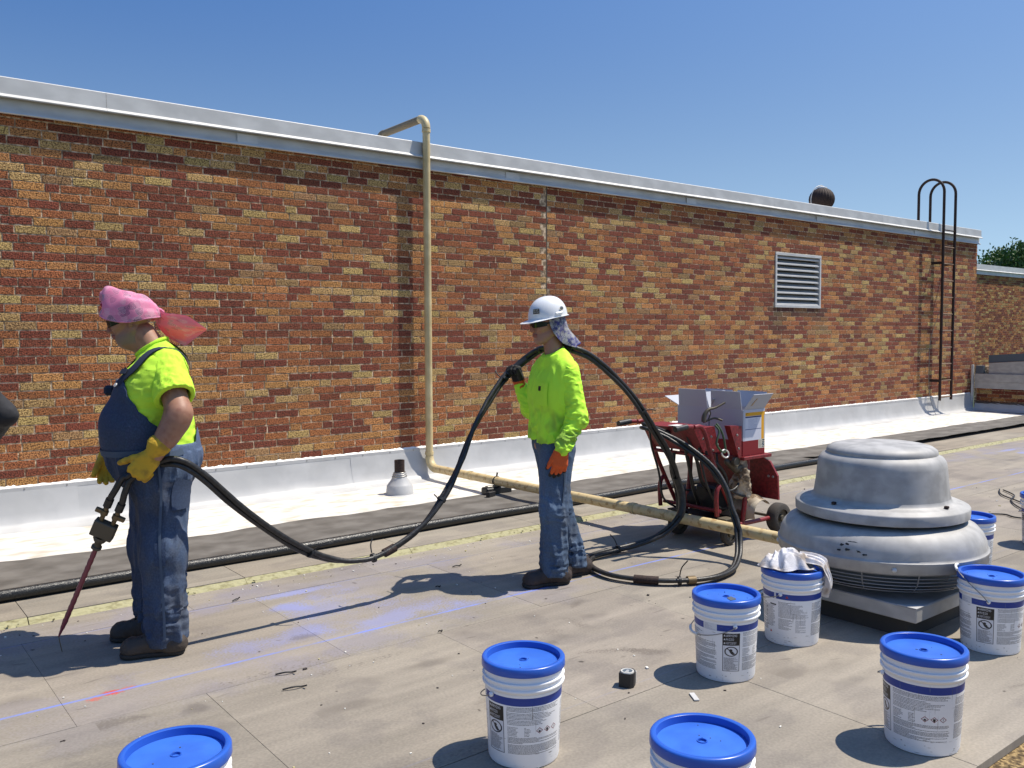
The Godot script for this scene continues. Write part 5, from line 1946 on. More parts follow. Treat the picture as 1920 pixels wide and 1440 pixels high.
func build_hose() -> void:
	var pts := [Vector3(1.122, 0.872, -4.312), Vector3(1.185, 0.915, -4.285), Vector3(1.255, 0.942, -4.24), Vector3(1.325, 0.945, -4.185), Vector3(1.434, 0.868, -4.188), Vector3(1.604, 0.705, -4.232), Vector3(1.783, 0.553, -4.27), Vector3(1.972, 0.414, -4.302), Vector3(2.139, 0.327, -4.33), Vector3(2.287, 0.283, -4.336), Vector3(2.442, 0.275, -4.34), Vector3(2.615, 0.329, -4.334), Vector3(2.782, 0.424, -4.336), Vector3(2.944, 0.585, -4.347), Vector3(3.07, 0.749, -4.374), Vector3(3.183, 0.935, -4.399), Vector3(3.328, 1.11, -4.424), Vector3(3.469, 1.257, -4.438), Vector3(3.565, 1.334, -4.419), Vector3(3.649, 1.409, -4.37), Vector3(3.70, 1.450, -4.31), Vector3(3.759, 1.462, -4.222), Vector3(3.82, 1.44, -4.146), Vector3(3.932, 1.388, -4.105), Vector3(4.1, 1.265, -4.078), Vector3(4.298, 1.098, -4.074), Vector3(4.493, 0.885, -4.082), Vector3(4.679, 0.682, -4.099), Vector3(4.775, 0.517, -4.117), Vector3(4.815, 0.374, -4.10), Vector3(4.78, 0.24, -4.09), Vector3(4.66, 0.118, -4.15), Vector3(4.492, 0.047, -4.253), Vector3(4.265, 0.03, -4.291), Vector3(4.072, 0.03, -4.26), Vector3(3.945, 0.03, -4.148), Vector3(3.874, 0.03, -4.003), Vector3(3.86, 0.03, -3.836), Vector3(3.927, 0.03, -3.673), Vector3(4.053, 0.03, -3.524), Vector3(4.275, 0.03, -3.417), Vector3(4.516, 0.032, -3.44), Vector3(4.68, 0.07, -3.51), Vector3(4.77, 0.14, -3.57), Vector3(4.82, 0.24, -3.62), Vector3(4.84, 0.34, -3.68), Vector3(4.86, 0.488, -3.755), Vector3(4.83, 0.625, -3.865), Vector3(4.76, 0.73, -3.98), Vector3(4.714, 0.801, -4.11), Vector3(4.627, 0.861, -4.204), Vector3(4.60, 0.885, -4.27), Vector3(4.66, 0.875, -4.33), Vector3(4.80, 0.84, -4.33), Vector3(4.90, 0.80, -4.30)]
	var c := curve(pts, 5)
	var h := thing("twin_hose", "long black twin hose looping from the gun over a shoulder to the cart", "hose")
	var n := FastNoiseLite.new()
	n.seed = 5
	n.frequency = 0.03
	for s in [1.0, -1.0]:
		var l := []
		for i in c.size():
			var t: Vector3 = (c[mini(i + 1, c.size() - 1)] - c[maxi(i - 1, 0)]).normalized()
			var side := t.cross(Vector3.UP).normalized()
			var up := side.cross(t)
			var a := 0.9 + n.get_noise_1d(i) * 2.2
			if i > 155 and i < 220:
				a = 0.25
			var gap := 0.0135 + 0.004 * n.get_noise_1d(i * 2.0 + 99.0)
			l.append(c[i] + (side * cos(a) + up * sin(a)) * gap * s)
		var b := mb()
		b.tube(l, 0.0145 if s > 0 else 0.0135, 9)
		put(b.mesh(), "hose", M.rubber, h)
	# cable ties and worn tape
	for q in [[37, 0.09, 0.7], [50, 0.07, 2.0], [85, 0.05, 2.6], [127, 0.05, 0.5], [163, 0.07, 1.2], [196, 0.09, 1.4], [64, 0.03, 2.9], [98, 0.03, 0.1]]:
		var i: int = q[0]
		var t: Vector3 = (c[i + 1] - c[i - 1]).normalized()
		var b := mb()
		b.tube([c[i] - t * 0.008, c[i] + t * 0.008], 0.031, 12, true, 0.85)
		var side := t.cross(Vector3.UP).normalized()
		var up := side.cross(t)
		var d := (side * cos(q[2]) + up * sin(q[2])).normalized()
		b.tube(curve([c[i] + d * 0.03, c[i] + d * (0.04 + q[1] * 0.5) + t * 0.01, c[i] + d * (0.04 + q[1]) + t * q[1] * 0.5], 4), 0.004, 5)
		put(b.mesh(), "cable_tie", M.black, h)
	for q in [[52, 54, M.rust], [189, 193, M.rust], [197, 198, M.brass], [140, 150, M.rubber], [86, 93, M.rubber], [102, 109, M.rubber]]:
		var b := mb()
		b.tube(c.slice(q[0], q[1] + 1), 0.0305, 10, true, 0.82)
		put(b.mesh(), "tape_wrap", q[2], h)
	# the mixing gun in the fist
	var g := thing("mixing_gun", "brass two-part dispensing gun with a red mixing tube in the left worker's fist", "gun")
	var top := Vector3(1.066, 0.735, -4.388)
	var blk := Vector3(1.043, 0.623, -4.43)
	var ax := (blk - Vector3(1.105, 0.85, -4.31)).normalized()
	var sd := Vector3(0.74, 0.25, 0.62)
	sd = (sd - ax * sd.dot(ax)).normalized()
	var dp := ax.cross(sd)
	var bs := Basis(sd, -ax, dp).orthonormalized()
	var b := mb()
	b.box(blk, Vector3(0.105, 0.085, 0.045), 0.004, bs)
	put(b.mesh(), "block", M.dirtymetal, g)
	for s in [-1.0, 1.0]:
		var o: Vector3 = blk + sd * 0.028 * s
		b = mb()
		b.tube([o - ax * 0.04, o - ax * 0.07], 0.011, 8)
		b.tube([o - ax * 0.075, o - ax * 0.10], 0.018, 6)
		b.tube([o - ax * 0.10, o - ax * 0.125], 0.012, 8)
		put(b.mesh(), "fitting", M.brass, g)
		b = mb()
		b.box(o - ax * 0.088 - dp * 0.0 + sd * s * 0.02, Vector3(0.045, 0.022, 0.02), 0.003, bs)
		put(b.mesh(), "valve_handle", M.brass, g)
		b = mb()
		b.tube(curve([o - ax * 0.12, o - ax * 0.17, o - ax * 0.22 - sd * 0.006 * s, Vector3(1.118, 0.868, -4.315) + sd * 0.017 * s, Vector3(1.15, 0.893, -4.302) + sd * 0.014 * s], 5), 0.0155, 9)
		put(b.mesh(), "feed_hose", M.rubber, g)
		b = mb()
		b.tube([o - ax * 0.122, o - ax * 0.165], 0.0195, 10)
		put(b.mesh(), "ferrule", M.rubber, g)
	b = mb()
	b.lathe([Vector2(0.030, 0.0), Vector2(0.033, 0.012), Vector2(0.026, 0.026), Vector2(0.017, 0.034), Vector2(0.017, 0.055), Vector2(0.024, 0.058), Vector2(0.024, 0.07), Vector2(0.014, 0.072)], 18, blk + ax * 0.04, Basis(sd, ax, -dp))
	put(b.mesh(), "nozzle_nut", M.dirtymetal, g)
	b = mb()
	var n0 := blk + ax * 0.10
	var tip := Vector3(0.876, 0.082, -4.653)
	var m := []
	var rr := PackedFloat32Array()
	for i in 40:
		m.append(n0.lerp(tip, i / 39.0))
		rr.append((0.0125 + 0.0012 * sin(i * 2.2)) * (1.0 if i < 34 else lerpf(1.0, 0.3, (i - 33) / 6.0)))
	b.tube(m, rr, 10)
	put(b.mesh(), "mixing_tube", M.wand, g)
	b = mb()
	b.tube(curve([tip, tip + Vector3(0.004, -0.03, 0.0), tip + Vector3(0.012, -0.078, 0.004)], 4), 0.0022, 5)
	put(b.mesh(), "foam_thread", M.brass, g)

# ------------------------------------------------------------------ people
func person(label: String, at: Vector3, left: Vector3, fwd: Vector3) -> Node3D:
	var t := thing("person", label, "person", at)
	t.basis = Basis(left.normalized(), Vector3.UP, fwd.normalized())
	return t

func head_bones() -> Array:
	var h := [
		[Vector3(0, 0.028, -0.032), Vector3(0, 0.03, 0.022), 0.078, 0.077, 0.02],
		[Vector3(0, 0.01, 0.04), Vector3(0, -0.06, 0.045), 0.056, 0.045, 0.03],
		[Vector3(0, -0.07, 0.05), Vector3(0, -0.10, 0.066), 0.034, 0.022, 0.03],
		[Vector3(0, 0.015, 0.096), Vector3(0, -0.032, 0.113), 0.009, 0.0125, 0.018],
		[Vector3(0, -0.06, 0.090), Vector3(0, -0.064, 0.090), 0.013, 0.013, 0.015],
		[Vector3(0, -0.09, -0.015), Vector3(0, -0.15, -0.04), 0.052, 0.056, 0.03],
	]
	for s in [-1.0, 1.0]:
		h.append([Vector3(s * 0.048, -0.05, 0.0), Vector3(s * 0.022, -0.092, 0.056), 0.026, 0.022, 0.03])
		h.append([Vector3(s * 0.018, 0.022, 0.090), Vector3(s * 0.045, 0.018, 0.074), 0.011, 0.012, 0.018])
		h.append([Vector3(s * 0.038, -0.022, 0.072), Vector3(s * 0.05, -0.01, 0.05), 0.02, 0.018, 0.02])
		h.append([Vector3(s * 0.010, -0.035, 0.106), Vector3(s * 0.009, -0.033, 0.100), 0.008, 0.008, 0.008])
		h.append([Vector3(s * 0.006, -0.0575, 0.101), Vector3(s * 0.018, -0.061, 0.094), 0.006, 0.004, 0.006])
		h.append([Vector3(s * 0.006, -0.069, 0.099), Vector3(s * 0.015, -0.067, 0.093), 0.0065, 0.005, 0.006])
		h.append([Vector3(s * 0.079, 0.012, -0.012), Vector3(s * 0.077, -0.028, -0.002), 0.013, 0.009, 0.006])
		h.append([Vector3(s * 0.085, 0.018, -0.018), Vector3(s * 0.085, -0.01, -0.022), 0.009, 0.008, 0.006])
		h.append([Vector3(s * 0.032, 0.0, 0.086), Vector3(s * 0.033, 0.0, 0.084), 0.011, 0.011, 0.008])
	return h

func face_tint(skin: Color, beard: Color, amount: float) -> Callable:
	return func(p: Vector3) -> Color:
		var c := skin
		if p.z > 0.085 and p.y < -0.054 and p.y > -0.076 and absf(p.x) < 0.024:
			return Color(skin.r * 0.8, skin.g * 0.5, skin.b * 0.55)
		var q := clampf((-0.045 - p.y) * 40.0, 0.0, 1.0) * clampf((p.z + 0.03) * 30.0, 0.0, 1.0) * clampf((p.y + 0.125) * 60.0, 0.0, 1.0)
		c = c.lerp(beard, q * amount)
		if p.z > 0.1 and absf(p.x) < 0.02:
			c = Color(c.r * 1.05, c.g * 0.86, c.b * 0.84)
		return c

func glasses(t: Node3D, xf: Transform3D) -> void:
	var b := mb()
	b.xf = xf
	var rows := []
	for i in 5:
		var l := []
		for k in 25:
			var a := lerpf(-1.32, 1.32, k / 24.0)
			var hh := 0.021 * (1.0 - 0.45 * pow(absf(a) / 1.32, 2.0)) * (1.0 - 0.5 * exp(-pow(a * 7.0, 2.0)) * (1.0 if i < 2 else 0.0))
			l.append(Vector3(sin(a) * 0.0785, 0.004 + hh * (i - 2) * 0.5, 0.021 + cos(a) * 0.0915))
		rows.append(l)
	b.grid(rows, 0.003)
	var g := put(b.mesh(), "sunglasses", M.lens, t)
	b = mb()
	b.xf = xf
	for s in [-1.0, 1.0]:
		b.tube([Vector3(s * 0.0775, 0.008, 0.046), Vector3(s * 0.083, 0.012, 0.0), Vector3(s * 0.086, 0.002, -0.03)], PackedFloat32Array([0.006, 0.0045, 0.003]), 6)
	put(b.mesh(), "temple", M.lens, g)

func boots(t: Node3D, feet: Array, col: Color) -> void:
	for f in feet:
		var heel: Vector3 = f[0]
		var toe: Vector3 = f[1]
		var ank: Vector3 = f[2]
		var d := (toe - heel).normalized()
		var s := Vector3(d.z, 0, -d.x) * 0.012
		var b := mb(col)
		var bones := [[heel + Vector3(0, 0.052, 0) + d * 0.03, toe + Vector3(0, 0.04, 0) - d * 0.05, 0.044, 0.045, 0.04], [toe + Vector3(0, 0.042, 0) - d * 0.06 + s, toe + Vector3(0, 0.04, 0) - d * 0.06 - s, 0.046, 0.046, 0.03], [heel + Vector3(0, 0.05, 0) + d * 0.045, ank, 0.05, 0.046, 0.04], [toe.lerp(heel, 0.45) + Vector3(0, 0.07, 0), ank - Vector3(0, 0.01, 0), 0.03, 0.042, 0.05]]
		sdf(b, bones, 0.03, 0.008, {"amp": 0.004, "ns": Vector3(34, 26, 34), "seed": 9, "cut": func(p: Vector3) -> float: return 0.02 - p.y})
		var bt := put(b.mesh(), "boot", M.boot, t)
		b = mb()
		sdf(b, [[heel + Vector3(0, 0.018, 0) + d * 0.035, toe + Vector3(0, 0.018, 0) - d * 0.05, 0.043, 0.048], [toe + Vector3(0, 0.018, 0) - d * 0.06 + s, toe + Vector3(0, 0.018, 0) - d * 0.06 - s, 0.049, 0.049]], 0.03, 0.007, {"cut": func(p: Vector3) -> float: return maxf(0.002 - p.y, p.y - 0.024)})
		put(b.mesh(), "boot_sole", M.sole, bt)
		b = mb()
		for k in 4:
			var c: Vector3 = toe.lerp(heel, 0.36 + k * 0.07) + Vector3(0, 0.095 + k * 0.013, 0)
			b.tube([c - s * 2.2, c + Vector3(0, 0.004, 0), c + s * 2.2], 0.0035, 5)
		put(b.mesh(), "laces", M.sole, bt)

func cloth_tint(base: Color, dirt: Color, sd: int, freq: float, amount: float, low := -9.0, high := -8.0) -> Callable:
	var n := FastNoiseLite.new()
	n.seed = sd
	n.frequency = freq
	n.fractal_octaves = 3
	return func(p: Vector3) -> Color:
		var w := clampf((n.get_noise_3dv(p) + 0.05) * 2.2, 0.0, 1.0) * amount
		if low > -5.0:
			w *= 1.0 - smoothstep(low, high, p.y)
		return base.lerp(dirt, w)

func build_worker_left() -> void:
	var t := person("heavyset man in denim overalls, neon shirt and pink bandana aiming the mixing gun", Vector3(1.25, 0, -4.58), Vector3(-0.4, 0, 0.917), Vector3(-0.917, 0, -0.4))
	var torso := [
		[Vector3(0.0, 0.93, -0.10), Vector3(0.12, 0.93, -0.10), 0.165, 0.165],
		[Vector3(0.0, 1.10, -0.035), Vector3(0.12, 1.10, -0.035), 0.18, 0.18],
		[Vector3(0.03, 0.98, -0.045), Vector3(0.09, 0.98, -0.045), 0.175, 0.175],
		[Vector3(0.06, 1.12, -0.12), Vector3(0.06, 0.96, -0.135), 0.15, 0.155],
		[Vector3(-0.04, 1.27, -0.075), Vector3(0.16, 1.27, -0.085), 0.15, 0.15],
		[Vector3(-0.06, 1.36, -0.125), Vector3(0.18, 1.36, -0.145), 0.115, 0.115],
		[Vector3(0.05, 1.42, -0.125), Vector3(0.035, 1.49, -0.09), 0.085, 0.072],
	]
	var hx := Transform3D(Basis(Vector3.RIGHT, 0.24).scaled(Vector3(1.0, 1.0, 0.98)), Vector3(0.012, 1.622, 0.016))
	# the body: one figure, finer at the head
	var skin := Color(0.33, 0.165, 0.105)
	var arms := [
		[Vector3(0.21, 1.375, -0.17), Vector3(0.335, 1.178, -0.232), 0.068, 0.056],
		[Vector3(0.335, 1.178, -0.232), Vector3(0.345, 0.985, -0.125), 0.056, 0.036],
		[Vector3(0.338, 1.13, -0.215), Vector3(0.342, 1.07, -0.18), 0.057, 0.05],
		[Vector3(-0.12, 1.365, -0.06), Vector3(-0.27, 1.13, 0.10), 0.064, 0.055],
		[Vector3(-0.27, 1.13, 0.10), Vector3(-0.265, 0.95, 0.175), 0.054, 0.037],
	]
	var b := mb(skin)
	var flesh := arms.duplicate()
	for q in torso.slice(0, 6):
		flesh.append([q[0], q[1], q[2] - 0.03, q[3] - 0.03])
	flesh += [[Vector3(0.05, 1.43, -0.12), Vector3(0.02, 1.55, -0.04), 0.068, 0.062], [Vector3(0.16, 0.86, -0.12), Vector3(0.215, 0.50, -0.125), 0.09, 0.06], [Vector3(0.215, 0.50, -0.125), Vector3(0.225, 0.10, -0.13), 0.06, 0.045], [Vector3(-0.04, 0.86, -0.08), Vector3(-0.03, 0.48, -0.04), 0.09, 0.06], [Vector3(-0.03, 0.48, -0.04), Vector3(-0.03, 0.10, -0.05), 0.06, 0.045]]
	sdf(b, flesh, 0.035, 0.0125, {"tint": cloth_tint(skin, Color(0.24, 0.10, 0.06), 3, 26.0, 0.7)})
	b.xf = hx
	sdf(b, head_bones() + [[Vector3(0, -0.10, 0.02), Vector3(0, -0.12, -0.02), 0.05, 0.055, 0.03]], 0.02, 0.0036, {"tint": face_tint(Color(0.29, 0.145, 0.095), Color(0.17, 0.13, 0.11), 0.7)})
	put(b.mesh(), "body", M.skin, t)
	# neon shirt, sleeves cut above the elbow
	var neon := Color(0.52, 0.86, 0.045)
	b = mb(neon)
	sdf(b, torso, 0.06, 0.0085, {"amp": 0.010, "ns": Vector3(6, 12, 6), "oct": 2, "tint": cloth_tint(neon, Color(0.34, 0.52, 0.05), 7, 4.0, 0.5), "seed": 12, "ridge": true, "cut": func(p: Vector3) -> float: return maxf(0.90 - p.y, (p - Vector3(0.03, 1.495, -0.075)).dot(Vector3(-0.1, 0.82, 0.56)))})
	for q in [[Vector3(0.19, 1.378, -0.16), Vector3(0.308, 1.248, -0.215)], [Vector3(-0.09, 1.37, -0.07), Vector3(-0.21, 1.21, 0.045)]]:
		var d: Vector3 = (q[1] - q[0]).normalized()
		var e: Vector3 = q[1]
		sdf(b, [[q[0], q[1] + d * 0.06, 0.092, 0.097], [q[0] - d * 0.03, q[0] - d * 0.02, 0.09, 0.09]], 0.03, 0.0075, {"amp": 0.010, "ns": Vector3(11, 7, 11), "seed": 15, "ridge": true, "cut": func(p: Vector3) -> float: return maxf((p - e).dot(d), 0.070 - (p - q[0] - d * clampf((p - q[0]).dot(d), 0.0, 1.0)).length() if (p - e).dot(d) > -0.03 else -1.0)})
	var sh := put(b.mesh(), "shirt", M.neon, t)
	b = mb(neon * 0.9)
	b.tube(arc_pts(Vector3(0.032, 1.488, -0.082), Vector3(0.078, 0.01, 0.0), Vector3(0.0, -0.042, 0.072), 0, TAU, 28), 0.009, 7, false)
	put(b.mesh(), "collar", M.neon, sh)
	# bib overalls
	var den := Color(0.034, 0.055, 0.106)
	var over := []
	for q in torso.slice(0, 6):
		over.append([q[0], q[1], q[2] + 0.013, q[3] + 0.013])
	over += [
		[Vector3(0.16, 0.87, -0.125), Vector3(0.215, 0.50, -0.13), 0.135, 0.102],
		[Vector3(0.215, 0.50, -0.13), Vector3(0.225, 0.10, -0.135), 0.102, 0.094],
		[Vector3(-0.03, 0.87, -0.085), Vector3(-0.03, 0.48, -0.045), 0.132, 0.10],
		[Vector3(-0.03, 0.48, -0.045), Vector3(-0.03, 0.09, -0.05), 0.10, 0.09],
	]
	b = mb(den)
	var front := Curve.new()
	front.min_value = -1.0
	for q in [[0.0, -0.25], [0.08, -0.19], [0.27, -0.139], [0.43, -0.089], [0.57, -0.043], [0.78, 0.0], [1.0, 0.018]]:
		front.add_point(Vector2(q[0], q[1]))
	front.bake()
	var bib := func(p: Vector3) -> float:
		var g := maxf(p.y - 1.335, -0.5)
		if p.y > 0.99:
			var uf := front.sample_baked(clampf((p.y - 1.0) / 0.35, 0.0, 1.0)) + (0.03 if p.x < 0.06 else 0.0)
			g = maxf(g, minf(uf - p.z, minf(maxf(p.z + 0.28, p.y - 1.24), p.y - 1.015)))
		return maxf(g, 0.045 + 0.02 * (p.z + 0.1) - p.y)
	var wear := FastNoiseLite.new()
	wear.seed = 31
	wear.frequency = 3.2
	wear.fractal_octaves = 4
	var jean := func(p: Vector3) -> Color:  # front shadow and rear sunlight painted into the denim, besides the wear
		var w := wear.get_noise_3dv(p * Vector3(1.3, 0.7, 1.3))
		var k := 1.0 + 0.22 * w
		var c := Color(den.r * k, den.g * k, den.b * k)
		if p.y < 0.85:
			c = c.lerp(Color(0.11, 0.165, 0.26), clampf(0.18 + w * 0.35 - p.z * 1.2 - 0.12, 0.0, 0.6) * clampf((0.9 - p.y) * 4.0, 0.0, 1.0))  # worn legs, with sunlight painted in paler towards the rear
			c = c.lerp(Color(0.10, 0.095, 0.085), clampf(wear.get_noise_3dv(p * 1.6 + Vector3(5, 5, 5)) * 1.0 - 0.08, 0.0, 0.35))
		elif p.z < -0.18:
			c = c.lerp(Color(0.13, 0.19, 0.31), 0.5)  # back panel paled as if sunlit
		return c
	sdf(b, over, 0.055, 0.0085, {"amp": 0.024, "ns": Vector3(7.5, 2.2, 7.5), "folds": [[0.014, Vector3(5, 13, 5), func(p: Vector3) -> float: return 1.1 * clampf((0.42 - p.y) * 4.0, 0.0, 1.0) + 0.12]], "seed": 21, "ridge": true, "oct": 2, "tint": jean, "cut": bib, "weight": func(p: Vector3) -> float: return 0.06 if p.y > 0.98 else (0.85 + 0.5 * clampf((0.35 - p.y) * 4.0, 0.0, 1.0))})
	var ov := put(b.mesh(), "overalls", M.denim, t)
	# straps with buckles, pockets, seams
	var st := [[Vector3(0.225, 1.305, 0.01), Vector3(0.24, 1.375, -0.06), Vector3(0.205, 1.44, -0.13), Vector3(0.16, 1.47, -0.20), Vector3(0.11, 1.38, -0.27), Vector3(0.08, 1.24, -0.29)], [Vector3(-0.035, 1.32, 0.07), Vector3(-0.045, 1.40, 0.03), Vector3(-0.04, 1.47, -0.06), Vector3(-0.03, 1.48, -0.15), Vector3(0.01, 1.38, -0.26), Vector3(0.04, 1.24, -0.29)]]
	for q in st:
		b = mb()
		strap(b, torso, 0.06, q, 0.042, 0.004, 0.013)
		put(b.mesh(), "strap", M.strapdark, ov)
		b = mb()
		var c := snap(torso, 0.06, q[0] + Vector3(0, 0.045, -0.02), 0.02)
		var g := grad(torso, 0.06, c)
		var sx := Vector3.UP.cross(g).normalized()
		var bs := Basis(sx, g.cross(sx), g)
		b.box(c, Vector3(0.05, 0.028, 0.006), 0.002, bs)
		put(b.mesh(), "buckle", M.strapdark, ov)
		b = mb()
		var c2 := snap(torso, 0.06, q[0] + Vector3(0, -0.005, 0.004), 0.022)
		b.lathe([Vector2(0.011, 0), Vector2(0.010, 0.004), Vector2(0, 0.005)], 12, c2, Basis(sx, g, sx.cross(g)))
		put(b.mesh(), "button", M.chrome, ov)
	for q in [[[Vector3(0.235, 0.85, -0.235), Vector3(0.26, 0.78, -0.235), Vector3(0.26, 0.71, -0.23)], 0.13, 0.012], [[Vector3(0.30, 0.56, -0.13), Vector3(0.31, 0.46, -0.13)], 0.05, 0.012]]:
		b = mb()
		strap(b, over, 0.055, q[0], q[1], 0.005, 0.006)
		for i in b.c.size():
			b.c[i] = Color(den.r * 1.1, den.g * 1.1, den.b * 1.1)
		put(b.mesh(), "pocket", M.denim, ov)
	b = mb()
	strap(b, over, 0.055, [Vector3(0.32, 0.96, -0.13), Vector3(0.31, 0.8, -0.14), Vector3(0.33, 0.6, -0.13), Vector3(0.34, 0.4, -0.135), Vector3(0.33, 0.2, -0.14), Vector3(0.33, 0.1, -0.14)], 0.012, 0.005, 0.008)
	put(b.mesh(), "side_seam", M.seam, ov)
	b = mb()
	strap(b, over, 0.055, [Vector3(0.27, 1.0, -0.27), Vector3(0.30, 0.985, -0.2), Vector3(0.31, 0.99, -0.1), Vector3(0.28, 0.985, 0.05), Vector3(0.1, 0.985, 0.16), Vector3(-0.1, 0.985, 0.13)], 0.03, 0.004, 0.004)
	put(b.mesh(), "waistband", M.seam, ov)
	b = mb()
	b.box(Vector3(-0.06, 1.27, 0.135), Vector3(0.05, 0.05, 0.05), 0.012)
	put(b.mesh(), "clipped_pouch", M.strapdark, ov)
	boots(t, [[Vector3(0.245, 0, -0.215), Vector3(0.225, 0, 0.075), Vector3(0.226, 0.15, -0.135)], [Vector3(-0.02, 0, -0.13), Vector3(-0.045, 0, 0.165), Vector3(-0.03, 0.15, -0.05)]], Color(0.05, 0.036, 0.028))
	# yellow leather gloves
	var ytint := cloth_tint(Color(0.56, 0.34, 0.02), Color(0.25, 0.14, 0.02), 6, 14.0, 0.6)
	b = mb()
	hand(b, Vector3(0.345, 0.985, -0.115), Vector3(-0.03, -0.72, 0.62), Vector3(-1, -0.12, -0.1), Vector3(0, 0.6, 0.8), [1.0, 1.05, 1.1, 1.15], {"scale": 1.16, "cuff": 0.05, "cr": 0.056, "cd": Vector3(-0.03, 0.86, -0.48), "thumb": 0.75, "oppose": 0.25, "tint": ytint})
	put(b.mesh(), "glove", M.glove, t)
	b = mb()
	hand(b, Vector3(-0.265, 0.945, 0.178), Vector3(0.06, -0.98, 0.1), Vector3(1, 0, -0.35), Vector3(0.3, 0.05, 1), [0.35, 0.4, 0.45, 0.5], {"scale": 1.12, "cuff": 0.06, "cr": 0.055, "cd": Vector3(0, 0.92, -0.38), "thumb": 0.5, "oppose": 0.4, "tint": ytint})
	put(b.mesh(), "glove", M.glove, t)
	glasses(t, hx)
	# pink bandana draped over the head, its corner blowing out behind
	b = mb()
	var o := Vector3(0.012, 1.640, 0.005)
	# along the head from the front: forward, top, lower edge, half width, how tent-like
	var sec := [[0.139, 0.078, 0.018, 0.012, 1.0], [0.136, 0.118, 0.004, 0.035, 1.15], [0.126, 0.141, -0.012, 0.056, 1.1], [0.10, 0.143, -0.022, 0.077, 0.95], [0.06, 0.134, -0.026, 0.092, 0.75], [0.02, 0.124, -0.028, 0.101, 0.62], [-0.02, 0.110, -0.027, 0.104, 0.58], [-0.06, 0.096, -0.02, 0.098, 0.55], [-0.095, 0.070, -0.012, 0.080, 0.55], [-0.118, 0.040, -0.006, 0.045, 0.7], [-0.135, 0.028, 0.0, 0.022, 0.8], [-0.146, 0.021, 0.006, 0.012, 0.9]]
	var rows := []
	for i in 45:
		var f := i / 44.0 * (sec.size() - 1.001)
		var k := int(f)
		var q := []
		for m in 5:
			q.append(cubic_interpolate(sec[k][m], sec[k + 1][m], sec[maxi(k - 1, 0)][m], sec[mini(k + 2, sec.size() - 1)][m], f - k))
		var l := []
		for j in 41:
			var th := (j / 40.0 * 2.0 - 1.0) * PI * 0.5
			var y: float = q[2] + (q[1] - q[2]) * pow(maxf(cos(th), 0.0), q[4])
			var w: float = q[3] * sin(th)
			var fold := 0.0035 * sin(th * 9.0 + f * 0.9) * clampf((f - 2.0) * 0.3, 0.0, 1.0) + 0.003 * sin(th * 4.0 - f * 1.7)
			l.append(o + Vector3(w * (1.0 + fold * 4.0), y + fold * 1.2, q[0] + 0.01 * sin(th * 5.0) * (1.0 if i < 6 else 0.0)))
		rows.append(l)
	b.grid(rows, 0.002)
	var cap := put(b.mesh(), "bandana", M.pink, t)
	b = mb()
	b.tube(curve([rows[2][40], rows[10][40], rows[20][40], rows[30][40], rows[38][40], rows[44][36]], 5), 0.0042, 6)
	put(b.mesh(), "rolled_edge", M.pink, cap)
	b = mb()
	var up := [Vector2(-0.118, 0.034), Vector2(-0.146, 0.017), Vector2(-0.19, 0.018), Vector2(-0.26, -0.006), Vector2(-0.35, -0.060)]
	var dn := [Vector2(-0.100, -0.012), Vector2(-0.118, -0.060), Vector2(-0.155, -0.108), Vector2(-0.238, -0.150), Vector2(-0.338, -0.072)]
	rows = []
	for i in 31:
		var f := i / 30.0 * 3.999
		var k := int(f)
		var a: Vector2 = up[k].lerp(up[k + 1], f - k)
		var e: Vector2 = dn[k].lerp(dn[k + 1], f - k)
		var l := []
		for j in 21:
			var v := j / 20.0
			var p := a.lerp(e, v)
			var grow := minf(1.0, i / 14.0)
			l.append(o + Vector3(0.012 + 0.045 * grow * cos(v * 2.4) + 0.012 * sin(v * 8.0 + i * 0.22) * grow * v, p.y + 0.006 * sin(i * 0.35) * (1.0 - v), p.x))
		rows.append(l)
	b.grid(rows, 0.0015)
	put(b.mesh(), "bandana_tail", M.pinkflap, cap)

